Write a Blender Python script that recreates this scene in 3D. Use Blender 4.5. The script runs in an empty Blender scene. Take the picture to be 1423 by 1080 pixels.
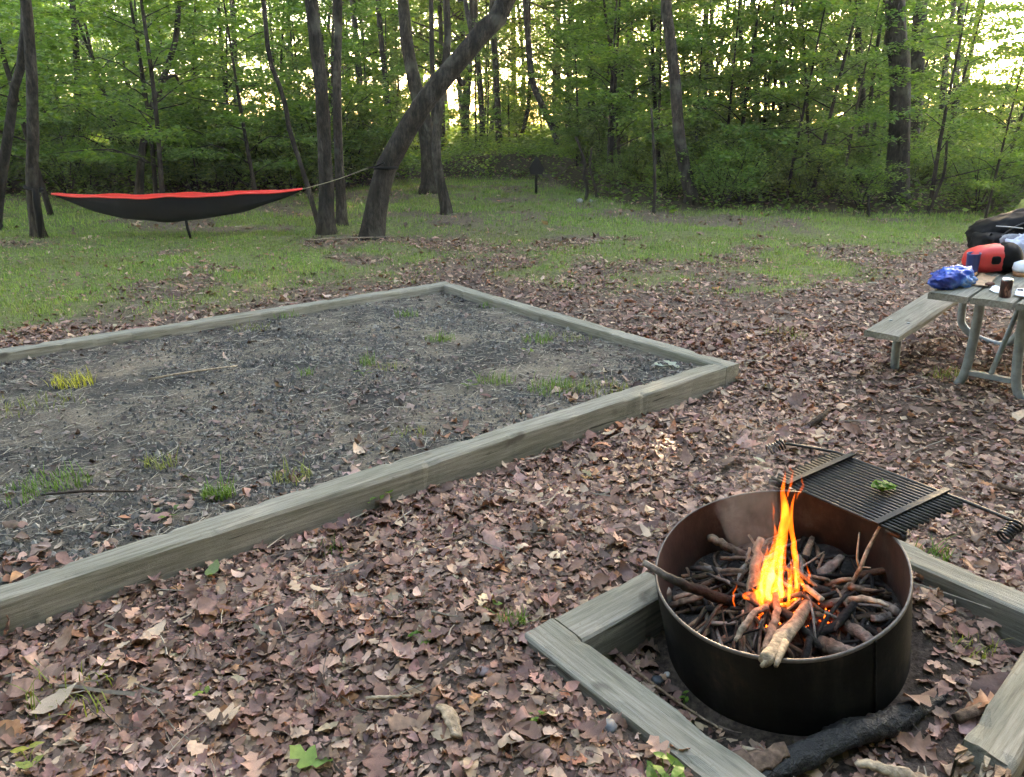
import bpy, math, random
import numpy as np
from mathutils import Vector, Matrix, Quaternion

random.seed(7)
RNG = np.random.default_rng(11)
PI = math.pi
scene = bpy.context.scene
COL = scene.collection

# ------------------------------------------------------------------ camera, sky, sun, exposure
IMG_W, IMG_H, FPX = 1423.0, 1080.0, 1024.5
PITCH, CAM_H = math.radians(19.81), 1.70
cam_d = bpy.data.cameras.new('camera')
cam = bpy.data.objects.new('camera', cam_d)
COL.objects.link(cam)
cam.location = (0, 0, CAM_H)
cam.rotation_euler = (PI / 2 - PITCH, 0, 0)
cam_d.sensor_fit = 'HORIZONTAL'
cam_d.sensor_width = 36.0
cam_d.lens = 36.0 * FPX / IMG_W
cam_d.clip_start, cam_d.clip_end = 0.05, 1000
scene.camera = cam

SUN_EL, SUN_AZ = math.radians(15), math.radians(24)          # azimuth from +Y (view) towards +X
SUN_DIR = Vector((math.sin(SUN_AZ) * math.cos(SUN_EL), math.cos(SUN_AZ) * math.cos(SUN_EL), math.sin(SUN_EL)))
world = bpy.data.worlds.new('World')
scene.world = world
world.use_nodes = True
wn = world.node_tree
bg = wn.nodes.get('Background') or wn.nodes.new('ShaderNodeBackground')
sky = wn.nodes.new('ShaderNodeTexSky')
sky.sky_type = 'NISHITA'
sky.sun_disc = False
sky.sun_elevation = SUN_EL
sky.sun_rotation = SUN_AZ
sky.air_density = 1.0
sky.dust_density = 1.6
sky.ozone_density = 0.6
wn.links.new(sky.outputs[0], bg.inputs[0])
bg.inputs[1].default_value = 0.15
out = wn.nodes.get('World Output') or wn.nodes.new('ShaderNodeOutputWorld')
wn.links.new(bg.outputs[0], out.inputs[0])

sun_d = bpy.data.lights.new('sun', 'SUN')
sun_d.energy = 3.0
sun_d.angle = math.radians(0.5)
sun_d.color = (1.0, 0.86, 0.62)
sun = bpy.data.objects.new('sun', sun_d)
COL.objects.link(sun)
sun.rotation_euler = SUN_DIR.to_track_quat('Z', 'Y').to_euler()
sun.location = (20, 40, 30)

vs = scene.view_settings
scene.display_settings.display_device = 'sRGB'
vs.view_transform = 'Standard'
vs.look = 'None'
vs.gamma = 1.0
vs.use_curve_mapping = False
vs.exposure = 4.45
vs.use_white_balance = True
vs.white_balance_temperature = 8250
vs.white_balance_tint = 14
scene.cycles.use_denoising = True
scene.cycles.max_bounces = 8
scene.cycles.diffuse_bounces = 4
scene.cycles.transparent_max_bounces = 8
scene.cycles.volume_bounces = 0
scene.cycles.sample_clamp_indirect = 6.0

# ------------------------------------------------------------------ photo geometry helpers
CF = np.array([0, math.cos(PITCH), -math.sin(PITCH)])
CR = np.array([1.0, 0, 0])
CU = np.cross(CR, CF)
CO = np.array([0, 0, CAM_H])


def ray(px, py):
    return CF + (px - IMG_W / 2) / FPX * CR - (py - IMG_H / 2) / FPX * CU


def atz(px, py, z=0.0):
    d = ray(px, py)
    return CO + d * (z - CAM_H) / d[2]


def aty(px, py, y):
    d = ray(px, py)
    return CO + d * (y / d[1])


def atplane(px, py, c, n):
    d = ray(px, py)
    return CO + d * (np.dot(c - CO, n) / np.dot(d, n))


def project(P):
    d = np.atleast_2d(P) - CO
    z = d @ CF
    zz = np.where(np.abs(z) < 1e-3, 1e-3, z)
    return IMG_W / 2 + FPX * (d @ CR) / zz, IMG_H / 2 - FPX * (d @ CU) / zz, z


def vnoise(x, y, seed=0):
    x = np.asarray(x, float); y = np.asarray(y, float)
    xi = np.floor(x).astype(np.int64); yi = np.floor(y).astype(np.int64)
    fx = x - xi; fy = y - yi
    fx = fx * fx * (3 - 2 * fx); fy = fy * fy * (3 - 2 * fy)

    def h(a, b):
        n = (a * 374761393 + b * 668265263 + seed * 974634777) & 0xffffffff
        n = ((n ^ (n >> 13)) * 1274126177) & 0xffffffff
        return ((n ^ (n >> 16)) & 0xffff) / 65535.0
    return (h(xi, yi) * (1 - fx) + h(xi + 1, yi) * fx) * (1 - fy) + (h(xi, yi + 1) * (1 - fx) + h(xi + 1, yi + 1) * fx) * fy


def fbm(x, y, seed=0, oct=3):
    s = 0; a = 0.5; t = 0
    for i in range(oct):
        s = s + a * vnoise(np.asarray(x) * 2 ** i, np.asarray(y) * 2 ** i, seed + i * 17); t += a; a *= .5
    return s / t


def sstep(a, b, x):
    t = np.clip((np.asarray(x, float) - a) / (b - a), 0, 1)
    return t * t * (3 - 2 * t)


# ------------------------------------------------------------------ site layout
TH = 0.677                                                    # heading of the pad's long side
UX = np.array([math.cos(TH), math.sin(TH)])
VX = np.array([-UX[1], UX[0]])
PAD_V0, PAD_V1, PAD_U1 = 2.827, 6.486, 4.307                  # outer edges of the pad's timbers
RING_R, RING_H = 0.400, 0.333
RING_C = np.array([0.9535, 2.1528, 0.0])
RING_N = np.array([-0.2219, -0.1311, 0.9662]); RING_N /= np.linalg.norm(RING_N)


def uv(x, y):
    return x * UX[0] + y * UX[1], x * VX[0] + y * VX[1]


def xy(u, v):
    return u * UX[0] + v * VX[0], u * UX[1] + v * VX[1]


def bank_edge(x):
    # where the lawn ends and the wooded bank begins (metres in front of the camera)
    return 20.3 - 6.4 * sstep(.5, 2.8, x) - 3.6 * sstep(2.4, 4.6, -np.asarray(x)) - .12 * np.clip(np.abs(x) - 5, 0, 12)


def terrain(x, y):
    x = np.asarray(x, float); y = np.asarray(y, float)
    u, v = uv(x, y)
    rise = np.maximum(sstep(4.2, 4.9, u), sstep(6.2, 6.9, v))
    near_front = sstep(2.7, 3.3, v)
    z = 0.06 * np.maximum(rise * near_front, sstep(4.6, 6.5, u) * 0.0)
    z = z + 0.018 * np.clip(y - 8, 0, 12)
    be = bank_edge(x)
    z = z + (0.55 - .35 * sstep(.8, 3, np.abs(x - .0))) * sstep(-0.4, 2.2, y - be) + 0.012 * np.clip(y - be - 2, 0, 60)
    z = z + (fbm(x * 1.3, y * 1.3, 3) - .5) * 0.07 + (fbm(x * .35, y * .35, 9) - .5) * 0.10 * sstep(7, 10, y)
    z = z + (fbm(x * 6, y * 6, 5) - .5) * 0.025
    z = z + .075 * np.exp(-((u - 1.12) / .30) ** 2) * sstep(.1, .6, v) * sstep(2.3, 1.7, v) + .06 * sstep(1.5, 1.66, v) * sstep(2.5, 2.0, v) * sstep(1.0, 1.4, u) * sstep(2.6, 2.0, u)
    z = z - .035 * np.exp(-((v - PAD_V0 + .12) / .28) ** 2) * sstep(4.6, 3.6, u)
    dx, dy = x - RING_C[0], y - RING_C[1]
    r = np.hypot(dx, dy)
    w = 1 - sstep(0.42, 0.80, r)
    z = z * (1 - 0.7 * w) + w * (-(RING_N[0] * dx + RING_N[1] * dy) / RING_N[2])
    # ground settles a touch round the picnic table
    return z


def tz(x, y):
    return float(terrain(x, y))


def atground(px, py):
    z = 0.0
    for _ in range(12):
        p = atz(px, py, z)
        if p[1] > 90 or p[1] < 0:
            break
        z = 0.5 * z + 0.5 * tz(p[0], p[1])
    return np.array([p[0], p[1], tz(p[0], p[1])])


GRASS_X = [-400, 0, 130, 300, 420, 560, 640, 720, 850, 1000, 1100, 1180, 1300, 1423, 1900]
GRASS_Y = [512, 486, 466, 436, 416, 396, 372, 394, 414, 412, 414, 392, 360, 347, 342]


def grass_mask(x, y):
    px, py, d = project(np.stack([x, y, np.zeros_like(x)], -1))
    line = np.interp(px, GRASS_X, GRASS_Y)
    n = (fbm(x * .9, y * .9, 21) - .5) * 40 + (fbm(x * 3, y * 3, 23) - .5) * 26
    m = sstep(-14, 26, line - py + n)
    m = m * (d > 2)
    # worn leafy patch round the leaning tree and towards the right
    worn = np.exp(-(((px - 660) / 130) ** 2 + ((py - 335) / 30) ** 2)) * 0.7
    worn2 = np.exp(-(((px - 930) / 200) ** 2 + ((py - 352) / 22) ** 2)) * 0.3
    patch = sstep(.30, .55, fbm(x * 1.1, y * 1.1, 31))
    m = m * (1 - np.clip(worn + worn2, 0, 1) * (0.45 + .55 * (fbm(x * 2, y * 2, 41) > .46))) * (0.12 + .88 * patch)
    be = bank_edge(x)
    m = m * (1 - sstep(-0.4, 0.5, y - be))
    return m


# ------------------------------------------------------------------ mesh helpers
def link(o, parent=None):
    COL.objects.link(o)
    if parent is not None:
        o.parent = parent
    return o


def new_mesh(name, verts, faces, mats, cols=None, smooth=False, mat_idx=None):
    """verts (n,3) array; faces: list of int arrays shaped (m,k)"""
    me = bpy.data.meshes.new(name)
    verts = np.asarray(verts, np.float32)
    faces = [np.asarray(f, np.int32) for f in faces if len(f)]
    me.vertices.add(len(verts))
    me.vertices.foreach_set('co', verts.ravel())
    nl = sum(f.size for f in faces); nf = sum(len(f) for f in faces)
    me.loops.add(nl); me.polygons.add(nf)
    me.loops.foreach_set('vertex_index', np.concatenate([f.ravel() for f in faces]))
    starts = []; s = 0
    for f in faces:
        k = f.shape[1]
        starts.append(s + np.arange(len(f)) * k); s += f.size
    me.polygons.foreach_set('loop_start', np.concatenate(starts).astype(np.int32))
    me.polygons.foreach_set('use_smooth', np.full(nf, bool(smooth)))
    if mat_idx is not None:
        me.polygons.foreach_set('material_index', np.asarray(mat_idx, np.int32))
    me.update(calc_edges=True)
    for m in (mats if isinstance(mats, (list, tuple)) else [mats]):
        me.materials.append(m)
    if cols is not None:
        cols = np.asarray(cols, np.float32)
        a = me.color_attributes.new('col', 'FLOAT_COLOR', 'POINT')
        c4 = np.ones((len(verts), 4), np.float32); c4[:, :3] = cols[:, :3]
        a.data.foreach_set('color', c4.ravel())
    return me


class Geo:
    """collects pieces that become one mesh object"""
    def __init__(self):
        self.v = []; self.f = {}; self.c = []; self.n = 0; self.mi = {}

    def add(self, v, faces, col=(1, 1, 1), mi=0):
        v = np.asarray(v, float)
        for f in faces:
            f = np.asarray(f, int)
            if not len(f): continue
            k = f.shape[1]
            self.f.setdefault(k, []).append(f + self.n)
            self.mi.setdefault(k, []).append(np.full(len(f), mi))
        col = np.asarray(col, float)
        if col.ndim == 1: col = np.tile(col, (len(v), 1))
        self.v.append(v); self.c.append(col); self.n += len(v)
        return self

    def mesh(self, name, mats, smooth=False):
        ks = list(self.f)
        return new_mesh(name, np.concatenate(self.v), [np.concatenate(self.f[k]) for k in ks], mats,
                        np.concatenate(self.c), smooth, np.concatenate([np.concatenate(self.mi[k]) for k in ks]))

    def obj(self, name, mats, parent=None, smooth=False, origin=None):
        if origin is not None:
            self.v = [v - np.asarray(origin) for v in self.v]
        o = bpy.data.objects.new(name, self.mesh(name, mats, smooth))
        if origin is not None: o.location = origin
        return link(o, parent)


def tag(o, label=None, cat=None, group=None, kind=None):
    if label: o['label'] = label
    if cat: o['category'] = cat
    if group: o['group'] = group
    if kind: o['kind'] = kind
    return o


def empty(name, loc, label=None, cat=None, group=None, rot=None):
    o = bpy.data.objects.new(name, None)
    o.empty_display_size = .1
    o.location = loc
    if rot is not None: o.rotation_euler = rot
    link(o)
    return tag(o, label, cat, group)


def spline(pts, n):
    pts = np.asarray(pts, float)
    if len(pts) == 2:
        t = np.linspace(0, 1, n)[:, None]
        return pts[0] * (1 - t) + pts[1] * t
    d = np.r_[0, np.cumsum(np.linalg.norm(np.diff(pts, axis=0), axis=1))]
    d /= d[-1]
    P = np.vstack([2 * pts[0] - pts[1], pts, 2 * pts[-1] - pts[-2]])
    outp = []
    for t in np.linspace(0, 1, n):
        i = min(max(np.searchsorted(d, t, 'right') - 1, 0), len(pts) - 2)
        s = (t - d[i]) / max(d[i + 1] - d[i], 1e-9)
        p0, p1, p2, p3 = P[i], P[i + 1], P[i + 2], P[i + 3]
        outp.append(.5 * ((2 * p1) + (-p0 + p2) * s + (2 * p0 - 5 * p1 + 4 * p2 - p3) * s * s + (-p0 + 3 * p1 - 3 * p2 + p3) * s ** 3))
    return np.array(outp)


def tube_geo(path, radii, sides=8, lump=0.0, seed=0, caps=True, lumpf=2.5, flat=None):
    path = np.asarray(path, float); n = len(path)
    radii = np.broadcast_to(np.asarray(radii, float), (n,)) if np.ndim(radii) == 0 else np.interp(np.linspace(0, 1, n), np.linspace(0, 1, len(radii)), radii)
    T = np.gradient(path, axis=0); T /= np.maximum(np.linalg.norm(T, axis=1)[:, None], 1e-9)
    ref = np.array([0, 0, 1.0]) if abs(T[0][2]) < .9 else np.array([1.0, 0, 0])
    A = np.cross(T[0], ref); A /= np.linalg.norm(A)
    ang = np.linspace(0, 2 * PI, sides, endpoint=False)
    V = np.zeros((n, sides, 3))
    L = np.r_[0, np.cumsum(np.linalg.norm(np.diff(path, axis=0), axis=1))]
    for i in range(n):
        A = A - T[i] * np.dot(A, T[i]); A /= np.linalg.norm(A)
        B = np.cross(T[i], A)
        r = np.full(sides, radii[i])
        if lump:
            q = L[i] / max(radii.mean(), 1e-4) * .35
            r = r * (1 + lump * 2 * (vnoise(np.cos(ang) * lumpf + 50 + q * .3, np.sin(ang) * lumpf + 50 + q, seed) - .5))
        ca, sa = np.cos(ang), np.sin(ang)
        if flat: sa = sa * flat
        V[i] = path[i] + (r * ca)[:, None] * A + (r * sa)[:, None] * B
    V = V.reshape(-1, 3)
    i, j = np.meshgrid(np.arange(n - 1), np.arange(sides), indexing='ij')
    a = (i * sides + j).ravel(); b = (i * sides + (j + 1) % sides).ravel()
    F = [np.stack([a, b, b + sides, a + sides], 1)]
    if caps:
        F.append(np.arange(sides)[::-1][None]); F.append((np.arange(sides) + (n - 1) * sides)[None])
    return V, F


def box_geo(c, s, R=None):
    c = np.asarray(c, float); s = np.asarray(s, float) / 2
    v = np.array([[x, y, z] for x in (-1, 1) for y in (-1, 1) for z in (-1, 1)], float) * s
    if R is not None: v = v @ np.asarray(R).T
    f = np.array([[0, 1, 3, 2], [4, 6, 7, 5], [0, 4, 5, 1], [2, 3, 7, 6], [0, 2, 6, 4], [1, 5, 7, 3]])
    return v + c, [f]


def add_bevel(o, w, seg=2):
    m = o.modifiers.new('bevel', 'BEVEL'); m.width = w; m.segments = seg; m.limit_method = 'ANGLE'; m.angle_limit = math.radians(40)
    return o


# ------------------------------------------------------------------ materials
def mat_base(name):
    m = bpy.data.materials.new(name)
    m.use_nodes = True
    nt = m.node_tree
    b = nt.nodes.get('Principled BSDF')
    return m, nt, b


def N(nt, typ, **kw):
    n = nt.nodes.new(typ)
    for k, v in kw.items():
        setattr(n, k, v)
    return n


def noise(nt, scale=5, detail=4, rough=.6, vec=None, stretch=None, coord='Object'):
    n = N(nt, 'ShaderNodeTexNoise')
    n.inputs['Scale'].default_value = scale; n.inputs['Detail'].default_value = detail; n.inputs['Roughness'].default_value = rough
    tc = N(nt, 'ShaderNodeTexCoord')
    src = vec or tc.outputs[coord]
    if stretch:
        mp = N(nt, 'ShaderNodeMapping'); mp.inputs['Scale'].default_value = stretch
        nt.links.new(src, mp.inputs['Vector']); src = mp.outputs[0]
    nt.links.new(src, n.inputs['Vector'])
    return n


def ramp(nt, fac, stops):
    r = N(nt, 'ShaderNodeValToRGB')
    e = r.color_ramp.elements
    while len(e) > 1: e.remove(e[-1])
    e[0].position = stops[0][0]; e[0].color = (*stops[0][1], 1)
    for p, c in stops[1:]:
        k = e.new(p); k.color = (*c, 1)
    nt.links.new(fac, r.inputs[0])
    return r


def mixc(nt, fac, a, b, blend='MIX'):
    n = N(nt, 'ShaderNodeMix', data_type='RGBA', blend_type=blend)
    for s, v in ((0, fac), (6, a), (7, b)):
        if hasattr(v, 'is_output'): nt.links.new(v, n.inputs[s])
        elif s == 0: n.inputs[0].default_value = v
        else: n.inputs[s].default_value = (*v, 1) if len(v) == 3 else v
    return n.outputs[2]


def bump(nt, b, height, strength=.4, dist=.02):
    n = N(nt, 'ShaderNodeBump')
    n.inputs['Strength'].default_value = strength; n.inputs['Distance'].default_value = dist
    nt.links.new(height, n.inputs['Height'])
    nt.links.new(n.outputs[0], b.inputs['Normal'])
    return n


def simple(name, col, rough=.6, metal=0.0, var=.15, scale=20, bumpk=.0, spec=.5, coord='Object'):
    m, nt, b = mat_base(name)
    n = noise(nt, scale, 4, coord=coord)
    lo = tuple(c * (1 - var) for c in col); hi = tuple(min(1, c * (1 + var)) for c in col)
    r = ramp(nt, n.outputs[0], [(.3, lo), (.7, hi)])
    nt.links.new(r.outputs[0], b.inputs['Base Color'])
    b.inputs['Roughness'].default_value = rough; b.inputs['Metallic'].default_value = metal
    b.inputs['Specular IOR Level'].default_value = spec
    if bumpk: bump(nt, b, n.outputs[0], bumpk, .01)
    return m


def attr_mat(name, rough=.7, nscale=40, nvar=.5, spec=.3, bumpk=.3, trans=0.0, transcol=None, stretch=None, bdist=.004, hue_obj=0.0):
    """base colour read from the mesh's own colour attribute, with fine noise"""
    m, nt, b = mat_base(name)
    a = N(nt, 'ShaderNodeAttribute'); a.attribute_name = 'col'
    n = noise(nt, nscale, 4, stretch=stretch)
    r = ramp(nt, n.outputs[0], [(.25, (1 - nvar,) * 3), (.75, (1 + nvar * .5,) * 3)])
    c = mixc(nt, 1.0, a.outputs['Color'], r.outputs[0], 'MULTIPLY')
    if hue_obj:
        oi = N(nt, 'ShaderNodeObjectInfo')
        rr = ramp(nt, oi.outputs['Random'], [(0, (1 - hue_obj, 1 - hue_obj * .6, 1)), (.5, (1, 1, 1)), (1, (1 + hue_obj, 1 + hue_obj * .3, .85))])
        c = mixc(nt, 1.0, c, rr.outputs[0], 'MULTIPLY')
    nt.links.new(c, b.inputs['Base Color'])
    b.inputs['Roughness'].default_value = rough; b.inputs['Specular IOR Level'].default_value = spec
    if bumpk: bump(nt, b, n.outputs[0], bumpk, bdist)
    if trans:
        t = N(nt, 'ShaderNodeBsdfTranslucent')
        tc = mixc(nt, 1.0, c, transcol, 'MULTIPLY')
        nt.links.new(tc, t.inputs['Color'])
        ms = N(nt, 'ShaderNodeMixShader'); ms.inputs[0].default_value = trans
        o = nt.nodes['Material Output']
        nt.links.new(b.outputs[0], ms.inputs[1]); nt.links.new(t.outputs[0], ms.inputs[2]); nt.links.new(ms.outputs[0], o.inputs['Surface'])
    return m


M = {}
M['deadleaf'] = attr_mat('dead_leaf', .58, 55, .35, .32, .35, .12, (1.2, .9, .6))
M['leaf'] = attr_mat('green_leaf', .5, 9, .25, .35, 0, .55, (1.45, 1.5, .6), hue_obj=.2)
M['grass'] = attr_mat('grass_blade', .5, 3, .3, .3, 0, .4, (1.4, 1.4, .6))
M['wood_litter'] = attr_mat('dead_twig', .8, 60, .4, .2, .3)
M['stone'] = attr_mat('gravel_stone', .8, 80, .4, .25, .2)


def bark_material():
    m, nt, b = mat_base('bark')
    n1 = noise(nt, 9, 6, .65, stretch=(1, 1, .28)); n2 = noise(nt, 3.0, 3, .5)
    n3 = noise(nt, 38, 4, .7, stretch=(1, 1, .3))
    r = ramp(nt, n1.outputs[0], [(.3, (.007, .0056, .0048)), (.5, (.022, .018, .0148)), (.72, (.058, .052, .044))])
    c = mixc(nt, 1.0, r.outputs[0], ramp(nt, n3.outputs[0], [(.36, (.35, .34, .33)), (.5, (1, 1, 1)), (.66, (1.7, 1.65, 1.6))]).outputs[0], 'MULTIPLY')
    c = mixc(nt, ramp(nt, n2.outputs[0], [(.56, (0, 0, 0)), (.68, (.55, .55, .55))]).outputs[0], c, (.085, .085, .070))
    oi = N(nt, 'ShaderNodeObjectInfo')
    c = mixc(nt, 1.0, c, ramp(nt, oi.outputs['Random'], [(0, (.75, .72, .7)), (1, (1.25, 1.22, 1.15))]).outputs[0], 'MULTIPLY')
    nt.links.new(c, b.inputs['Base Color']); b.inputs['Roughness'].default_value = .9; b.inputs['Specular IOR Level'].default_value = .2
    add = N(nt, 'ShaderNodeMath', operation='ADD'); nt.links.new(n1.outputs[0], add.inputs[0]); nt.links.new(n3.outputs[0], add.inputs[1])
    bump(nt, b, add.outputs[0], .9, .03)
    return m


def timber_material():
    m, nt, b = mat_base('weathered_timber')
    g = noise(nt, 3.0, 7, .65, stretch=(1.2, 22, 22)); big = noise(nt, 1.6, 3, .5, stretch=(1, 3, 3)); fine = noise(nt, 6, 5, .7, stretch=(2, 60, 60))
    sp = noise(nt, 30, 3, .6)
    ck = noise(nt, 2.2, 3, .55, stretch=(1.0, 26, 26)); kn = noise(nt, 7, 2, .5, stretch=(.6, 1, 1))
    r = ramp(nt, g.outputs[0], [(.32, (.126, .119, .103)), (.5, (.203, .192, .168)), (.68, (.280, .267, .240))])
    c = mixc(nt, 1.0, r.outputs[0], ramp(nt, big.outputs[0], [(.3, (.72, .74, .66)), (.68, (1.12, 1.1, 1.06))]).outputs[0], 'MULTIPLY')
    c = mixc(nt, 1.0, c, ramp(nt, fine.outputs[0], [(.3, (.78, .77, .75)), (.5, (1, 1, 1))]).outputs[0], 'MULTIPLY')
    c = mixc(nt, ramp(nt, sp.outputs[0], [(.66, (0, 0, 0)), (.74, (.5, .5, .5))]).outputs[0], c, (.09, .085, .065))
    c = mixc(nt, ramp(nt, ck.outputs[0], [(.30, (.9, .9, .9)), (.335, (0, 0, 0))]).outputs[0], c, (.030, .027, .022))
    c = mixc(nt, ramp(nt, kn.outputs[0], [(.69, (0, 0, 0)), (.76, (.75, .75, .75))]).outputs[0], c, (.060, .052, .040))
    nt.links.new(c, b.inputs['Base Color']); b.inputs['Roughness'].default_value = .85; b.inputs['Specular IOR Level'].default_value = .25
    add = N(nt, 'ShaderNodeMath', operation='ADD'); nt.links.new(g.outputs[0], add.inputs[0]); nt.links.new(fine.outputs[0], add.inputs[1])
    bump(nt, b, add.outputs[0], .55, .006)
    return m


def ground_material():
    m, nt, b = mat_base('forest_soil')
    a = N(nt, 'ShaderNodeAttribute'); a.attribute_name = 'col'
    n = noise(nt, 14, 8, .7, coord='Object'); n2 = noise(nt, 60, 5, .7, coord='Object')
    r = ramp(nt, n.outputs[0], [(.3, (.45, .45, .45)), (.7, (1.5, 1.5, 1.5))])
    r2 = ramp(nt, n2.outputs[0], [(.35, (.5, .48, .46)), (.65, (1.35, 1.3, 1.25))])
    c = mixc(nt, 1.0, a.outputs['Color'], r.outputs[0], 'MULTIPLY')
    c = mixc(nt, 1.0, c, r2.outputs[0], 'MULTIPLY')
    nt.links.new(c, b.inputs['Base Color']); b.inputs['Roughness'].default_value = .95; b.inputs['Specular IOR Level'].default_value = .1
    bump(nt, b, n2.outputs[0], .7, .02)
    return m


def pad_material():
    m, nt, b = mat_base('dark_gravel')
    n = noise(nt, 1.6, 4, .6); n2 = noise(nt, 75, 6, .75); n3 = noise(nt, 6, 5, .7)
    r = ramp(nt, n.outputs[0], [(.40, (.044, .042, .041)), (.50, (.098, .086, .073)), (.62, (.165, .140, .112))])
    c = mixc(nt, 1.0, r.outputs[0], ramp(nt, n2.outputs[0], [(.33, (.35, .35, .36)), (.5, (1, 1, 1)), (.72, (2.1, 2.0, 1.9))]).outputs[0], 'MULTIPLY')
    c = mixc(nt, 1.0, c, ramp(nt, n3.outputs[0], [(.3, (.65, .65, .65)), (.7, (1.3, 1.27, 1.22))]).outputs[0], 'MULTIPLY')
    nt.links.new(c, b.inputs['Base Color']); b.inputs['Roughness'].default_value = .9; b.inputs['Specular IOR Level'].default_value = .2
    bump(nt, b, n2.outputs[0], .9, .02)
    return m


def steel_outer():
    m, nt, b = mat_base('sooty_black_steel')
    n = noise(nt, 5, 6, .7); n2 = noise(nt, 60, 4, .7)
    st = noise(nt, 9, 5, .7, stretch=(1, 1, .12))
    r = ramp(nt, n.outputs[0], [(.34, (.0035, .004, .0042)), (.52, (.0075, .008, .0085)), (.62, (.014, .013, .012)), (.72, (.032, .023, .018))])
    r2 = ramp(nt, st.outputs[0], [(.36, (.45, .45, .45)), (.55, (1, 1, 1)), (.70, (2.3, 2.2, 2.1))])
    r = N(nt, 'ShaderNodeMix', data_type='RGBA', blend_type='MULTIPLY'); r.inputs[0].default_value = 1
    nt.links.new(ramp(nt, n.outputs[0], [(.34, (.0035, .004, .0042)), (.52, (.0075, .008, .0085)), (.62, (.014, .013, .012)), (.72, (.032, .023, .018))]).outputs[0], r.inputs[6]); nt.links.new(r2.outputs[0], r.inputs[7])
    sp = ramp(nt, n2.outputs[0], [(.70, (1, 1, 1)), (.78, (2.2, 2.0, 1.8))])
    nt.links.new(mixc(nt, 1.0, r.outputs[2], sp.outputs[0], 'MULTIPLY'), b.inputs['Base Color'])
    b.inputs['Roughness'].default_value = .85; b.inputs['Metallic'].default_value = .0; b.inputs['Specular IOR Level'].default_value = .10
    bump(nt, b, n2.outputs[0], .25, .004)
    return m


def steel_inner():
    m, nt, b = mat_base('rusted_steel')
    n = noise(nt, 4, 7, .7); n2 = noise(nt, 30, 5, .7, stretch=(1, 1, .4))
    r = ramp(nt, n.outputs[0], [(.34, (.007, .0068, .007)), (.46, (.024, .017, .0155)), (.58, (.040, .027, .024)), (.68, (.065, .062, .063))])
    c = mixc(nt, 1.0, r.outputs[0], ramp(nt, n2.outputs[0], [(.35, (.5, .5, .5)), (.7, (1.25, 1.2, 1.15))]).outputs[0], 'MULTIPLY')
    nt.links.new(c, b.inputs['Base Color'])
    b.inputs['Roughness'].default_value = .65; b.inputs['Specular IOR Level'].default_value = .4
    bump(nt, b, n2.outputs[0], .4, .004)
    return m


M['bark'] = bark_material()
M['timber'] = timber_material()
M['ground'] = ground_material()
M['pad'] = pad_material()
M['steel_out'] = steel_outer()
M['steel_in'] = steel_inner()
M['rim'] = simple('worn_steel_edge', (.10, .088, .082), .5, .4, .35, 60)
M['grate'] = simple('black_grate_steel', (.012, .0125, .013), .48, .2, .4, 40, .15)
M['stick'] = attr_mat('firewood', .85, 48, .72, .2, .9, bdist=.008)
M['galv'] = simple('galvanised_steel', (.20, .235, .25), .5, .35, .25, 14, .1)
M['bench'] = None

# ------------------------------------------------------------------ ground
def axis(lo, hi, knots):
    """non-uniform coordinates: knots = [(distance, step)]"""
    c = [0.0]
    while c[-1] < hi:
        c.append(c[-1] + np.interp(c[-1], [k[0] for k in knots], [k[1] for k in knots]))
    d = [0.0]
    while d[-1] > lo:
        d.append(d[-1] - np.interp(-d[-1], [k[0] for k in knots], [k[1] for k in knots]))
    return np.array(d[:0:-1] + c)


gx = axis(-170, 170, [(0, .045), (3, .06), (8, .2), (20, .7), (60, 5), (170, 15)])
gy = axis(-60, 240, [(0, .05), (6, .06), (12, .14), (24, .4), (60, 3), (240, 15)])
GX, GY = np.meshgrid(gx, gy)
gxf, gyf = GX.ravel(), GY.ravel()
gz = terrain(gxf, gyf)
uu, vv = uv(gxf, gyf)
inpad = (uu < PAD_U1 - .02) & (vv > PAD_V0 + .02) & (vv < PAD_V1 - .02) & (uu > -6)
gz = np.where(inpad, np.minimum(gz, -.03), gz)
gm = grass_mask(gxf, gyf)
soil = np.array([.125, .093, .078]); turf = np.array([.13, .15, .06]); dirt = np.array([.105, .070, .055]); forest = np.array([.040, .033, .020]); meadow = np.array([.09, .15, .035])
gc = soil * (1 - gm[:, None]) + turf * gm[:, None]
tab = np.exp(-(((gxf - 2.5) / .75) ** 2 + ((gyf - 4.1) / .6) ** 2))
gc = gc * (1 - tab[:, None]) + dirt * tab[:, None]
ash = np.exp(-((np.hypot(gxf - RING_C[0], gyf - RING_C[1]) - .45) / .2) ** 2)
gc = gc * (1 - .6 * ash[:, None]) + np.array([.03, .027, .025]) * .6 * ash[:, None]
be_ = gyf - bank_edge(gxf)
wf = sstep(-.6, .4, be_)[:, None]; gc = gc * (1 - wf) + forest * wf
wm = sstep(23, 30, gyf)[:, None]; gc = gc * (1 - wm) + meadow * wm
ny, nx = GX.shape
ii, jj = np.meshgrid(np.arange(ny - 1), np.arange(nx - 1), indexing='ij')
q = (ii * nx + jj).ravel()
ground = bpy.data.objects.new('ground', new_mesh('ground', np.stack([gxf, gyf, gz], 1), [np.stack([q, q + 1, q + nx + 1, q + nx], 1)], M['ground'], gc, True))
link(ground); tag(ground, kind='structure', label='forest floor of dark soil under leaves and grass')

# gravel bed of the tent pad
pu = np.arange(-5.2, PAD_U1 - .10, .045); pv = np.arange(PAD_V0 + .09, PAD_V1 - .08, .045)
PU, PV = np.meshgrid(pu, pv)
px_, py_ = xy(PU.ravel(), PV.ravel())


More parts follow.
